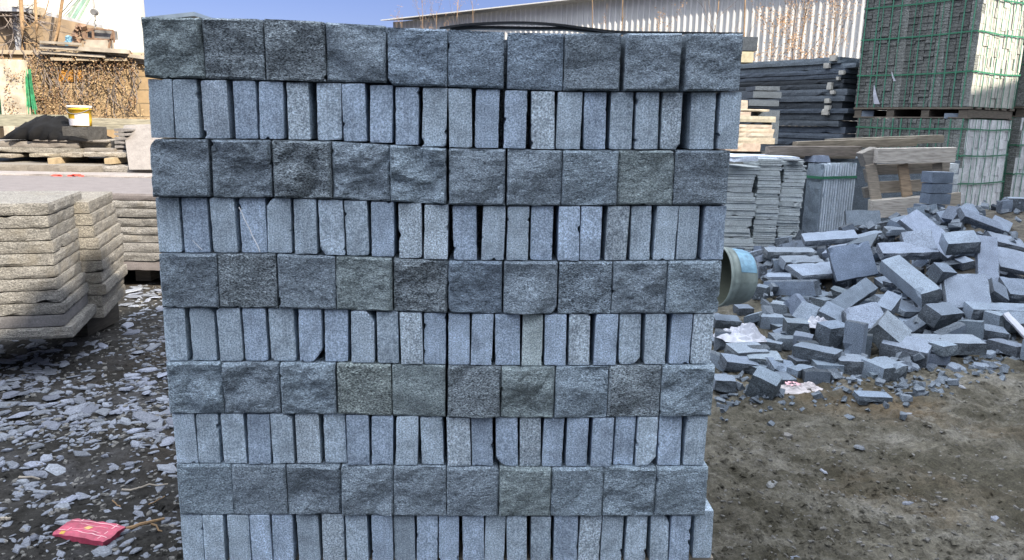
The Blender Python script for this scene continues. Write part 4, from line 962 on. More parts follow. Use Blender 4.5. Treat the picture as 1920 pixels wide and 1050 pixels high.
# ---------------- upright slabs with a strap ----------------
VC = on_y(1531, 420, 6.55); VC.z = 0; zt_ = on_y(1531, 306, 6.55).z
vb = empty("upright_slab_bundle", VC+Vector((.25, .15, 0)), "bundle of upright pale slabs held by one green strap right of the tile columns", "slab bundle")
ang = R(62); vR = Vector((math.sin(ang), math.cos(ang), 0)); vL = Vector((-math.cos(ang), math.sin(ang), 0))
wR = .44; ns = 14
for i in range(ns):
    m = MB(); q = VC+vR*(wR*(i+.5)/ns); h_ = zt_-rt.uniform(0, .012)-.0
    vf = lattice(wR/ns-.012, .16, h_, (1, 8, 14), 'l' if i == 0 else 'f', .012 if i == 0 else .006, 300+i, .002, freq=16)
    lean = rt.uniform(-.6, .6)
    o = link("upright_slab", mesh("upright_slab", vf), M_split if i == 0 else M_palestone, vb, q+vL*.08-vb.location, (0, 0, math.atan2(vR.y, vR.x))); t_ = rt.uniform(.92, 1.12); col(o, .8 if i == 0 else (t_*1.2, t_*1.26, t_*1.34))
m = MB(); zs = on_y(1560, 333, 6.6).z
nR2 = Vector((vR.y, -vR.x, 0))
P = [VC+vL*.3-vR*.008, VC-vR*.01+nR2*.008, VC+vR*wR*.5+nR2*.014, VC+vR*wR+nR2*.006]
for k, (a_, b_) in enumerate(zip(P, P[1:])): m.bar(Vector((a_.x, a_.y, zs)), Vector((b_.x, b_.y, zs)), .004, .022)
m.build("strap", M_green, vb)
q = VC+vR*.1+vL*.15
o = link("stone_wedge", mesh("stone_wedge", lattice(.17, .16, .06, (4, 4, 3), 'u', .006, 5, .003, taper=(.25, .1))), M_chunk, None, (q.x, q.y, zt_+.002), (0, 0, .3)); col(o, (1.0, 1.0, 1.08)); tag(o, "loose grey wedge lying on top of the upright slab bundle", "stone block")
# ---------------- timbers ----------------
tl = ((1438, 283, 1612, 283, .085, 6.75, (.50, .46, .43), "grey brown thick timber, lowest and nearest of the three over the tiles"), (1490, 273, 1715, 266, .075, 7.0, (.62, .57, .48), "long tan timber in the middle of the three"), (1550, 268, 1765, 260, .075, 7.2, (.64, .61, .53), "highest long timber reaching furthest right towards the stacks"))
for x0, y0, x1, y1, th_, Y, c_, lab in tl:
    a = on_y(x0, y0, Y); b = on_y(x1, y1, Y); L_ = (b-a).length; c0 = (a+b)/2; sl = -math.atan2(b.z-a.z, b.x-a.x)
    o = link("timber_beam", mesh("timber_beam", lattice(L_, .12, th_, (14, 2, 3), 'u', .003, Y*3, .004)), M_woodh, None, (c0.x, c0.y, c0.z-th_/2), (0, sl, 0)); col(o, c_); tag(o, lab, "timber", "timbers laid over the tiles and slabs")
a = on_y(1500, 292, 6.85); b = on_y(1610, 292, 6.85)
pxbox("timber_beam", 1440, 290, 1605, 297, 6.9, .2, M_wood, .5, "thin dark batten just beneath the thick grey brown timber", "timber")
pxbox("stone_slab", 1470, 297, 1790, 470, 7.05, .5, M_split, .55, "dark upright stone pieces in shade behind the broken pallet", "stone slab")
# ---------------- broken pallet on edge ----------------
PY = 6.35
a = on_y(1622, 405, PY); b = on_y(1786, 405, PY); Wp = b.x-a.x
zt_ = on_y(1700, 279, PY).z; zb_ = max(.02, on_y(1700, 406, PY).z)
bp = empty("broken_pallet", ((a.x+b.x)/2, PY, zb_), "broken grey wooden pallet standing on edge behind the rubble pile", "pallet"); L0 = bp.location.copy()
def brd(name, x0, y0, x1, y1, d, wpx=None, th_=.022, c_=1.0, tilt=0, mat=M_woodh):
    p = on_y(x0, y0, PY+d); q_ = on_y(x1, y1, PY+d); m = MB()
    if abs(x1-x0) > abs(y1-y0): m.bar(p, q_, th_, wpx*PY/F)
    else: m.bar(p, q_, wpx*PY/F, th_, up=(0, 1, 0)) if False else m.bar(p, q_, wpx*PY/F, th_, up=(0, -1, 0.0))
    vs_ = m.v; m2 = MB(); 
    o = m.build(name, mat, bp); col(o, c_)
    bv = o.modifiers.new("b", 'BEVEL'); bv.width = .003; bv.segments = 1; return o
brd("top_board", 1640, 292, 1786, 290, -.02, 27, .10, 1.3)
brd("end_block", 1615, 300, 1642, 288, .06, 28, .12, .7)
brd("slat", 1632, 308, 1643, 376, .0, 20, .02, 1.0, mat=M_wood)
brd("slat", 1692, 308, 1701, 368, .0, 19, .02, (1.1, .95, .8), mat=M_wood)
brd("slat", 1757, 306, 1760, 372, .0, 17, .02, .9, mat=M_wood)
brd("rear_board", 1634, 318, 1780, 314, .10, 20, .02, (.95, .92, .88))
brd("rear_board", 1634, 352, 1762, 346, .10, 22, .02, (1.05, .98, .88))
brd("bottom_board", 1632, 392, 1735, 384, -.02, 34, .10, 1.25)
brd("bottom_board", 1735, 386, 1800, 380, .03, 40, .03, (.95, .92, .85))
brd("end_block", 1622, 330, 1636, 326, .12, 26, .05, .6)
brd("end_block", 1619, 362, 1634, 358, .12, 20, .05, .6)
# crushed rough column right of it
for k in range(4):
    pxbox("rough_block", 1762+k*1, 306+k*20, 1798-k, 325+k*20, 6.75, .15, M_palestone, 1.1-.08*k, f"rough pale stone, {ORD[k]} down, wedged between broken pallet and strapped stack", "stone block", "rough stones right of the broken pallet", split='f', amp=.012, cell=.03)
# ---------------- rubble pile ----------------
def ssm(t): t = max(0, min(1, t)); return t*t*(3-2*t)
def Hm(x, y):
    r_ = math.hypot((x-3.55)/1.95, (y-5.35)/(2.1 if y < 5.35 else 1.3))
    return .50*ssm(1-r_)**.8 if r_ < 1 else 0
vs = []; n_ = 90
for j in range(n_):
    for i in range(n_):
        x = 1.4+4.3*i/(n_-1); y = 3.1+3.7*j/(n_-1); h_ = Hm(x, y)
        vs.append((x, y, h_-.004+.02*noise.fractal(Vector((x*9, y*9, 3)), 1, 2, 3)*(1 if h_ > .01 else .2)-(.03 if h_ <= 0 else 0)))
o = link("rubble_fill", mesh("rubble_fill", (vs, [(j*n_+i, j*n_+i+1, (j+1)*n_+i+1, (j+1)*n_+i) for j in range(n_-1) for i in range(n_-1)])), M_ground_rub)
tag(o, "dark stone grit filling the inside of the rubble pile", "rubble", kind="stuff")
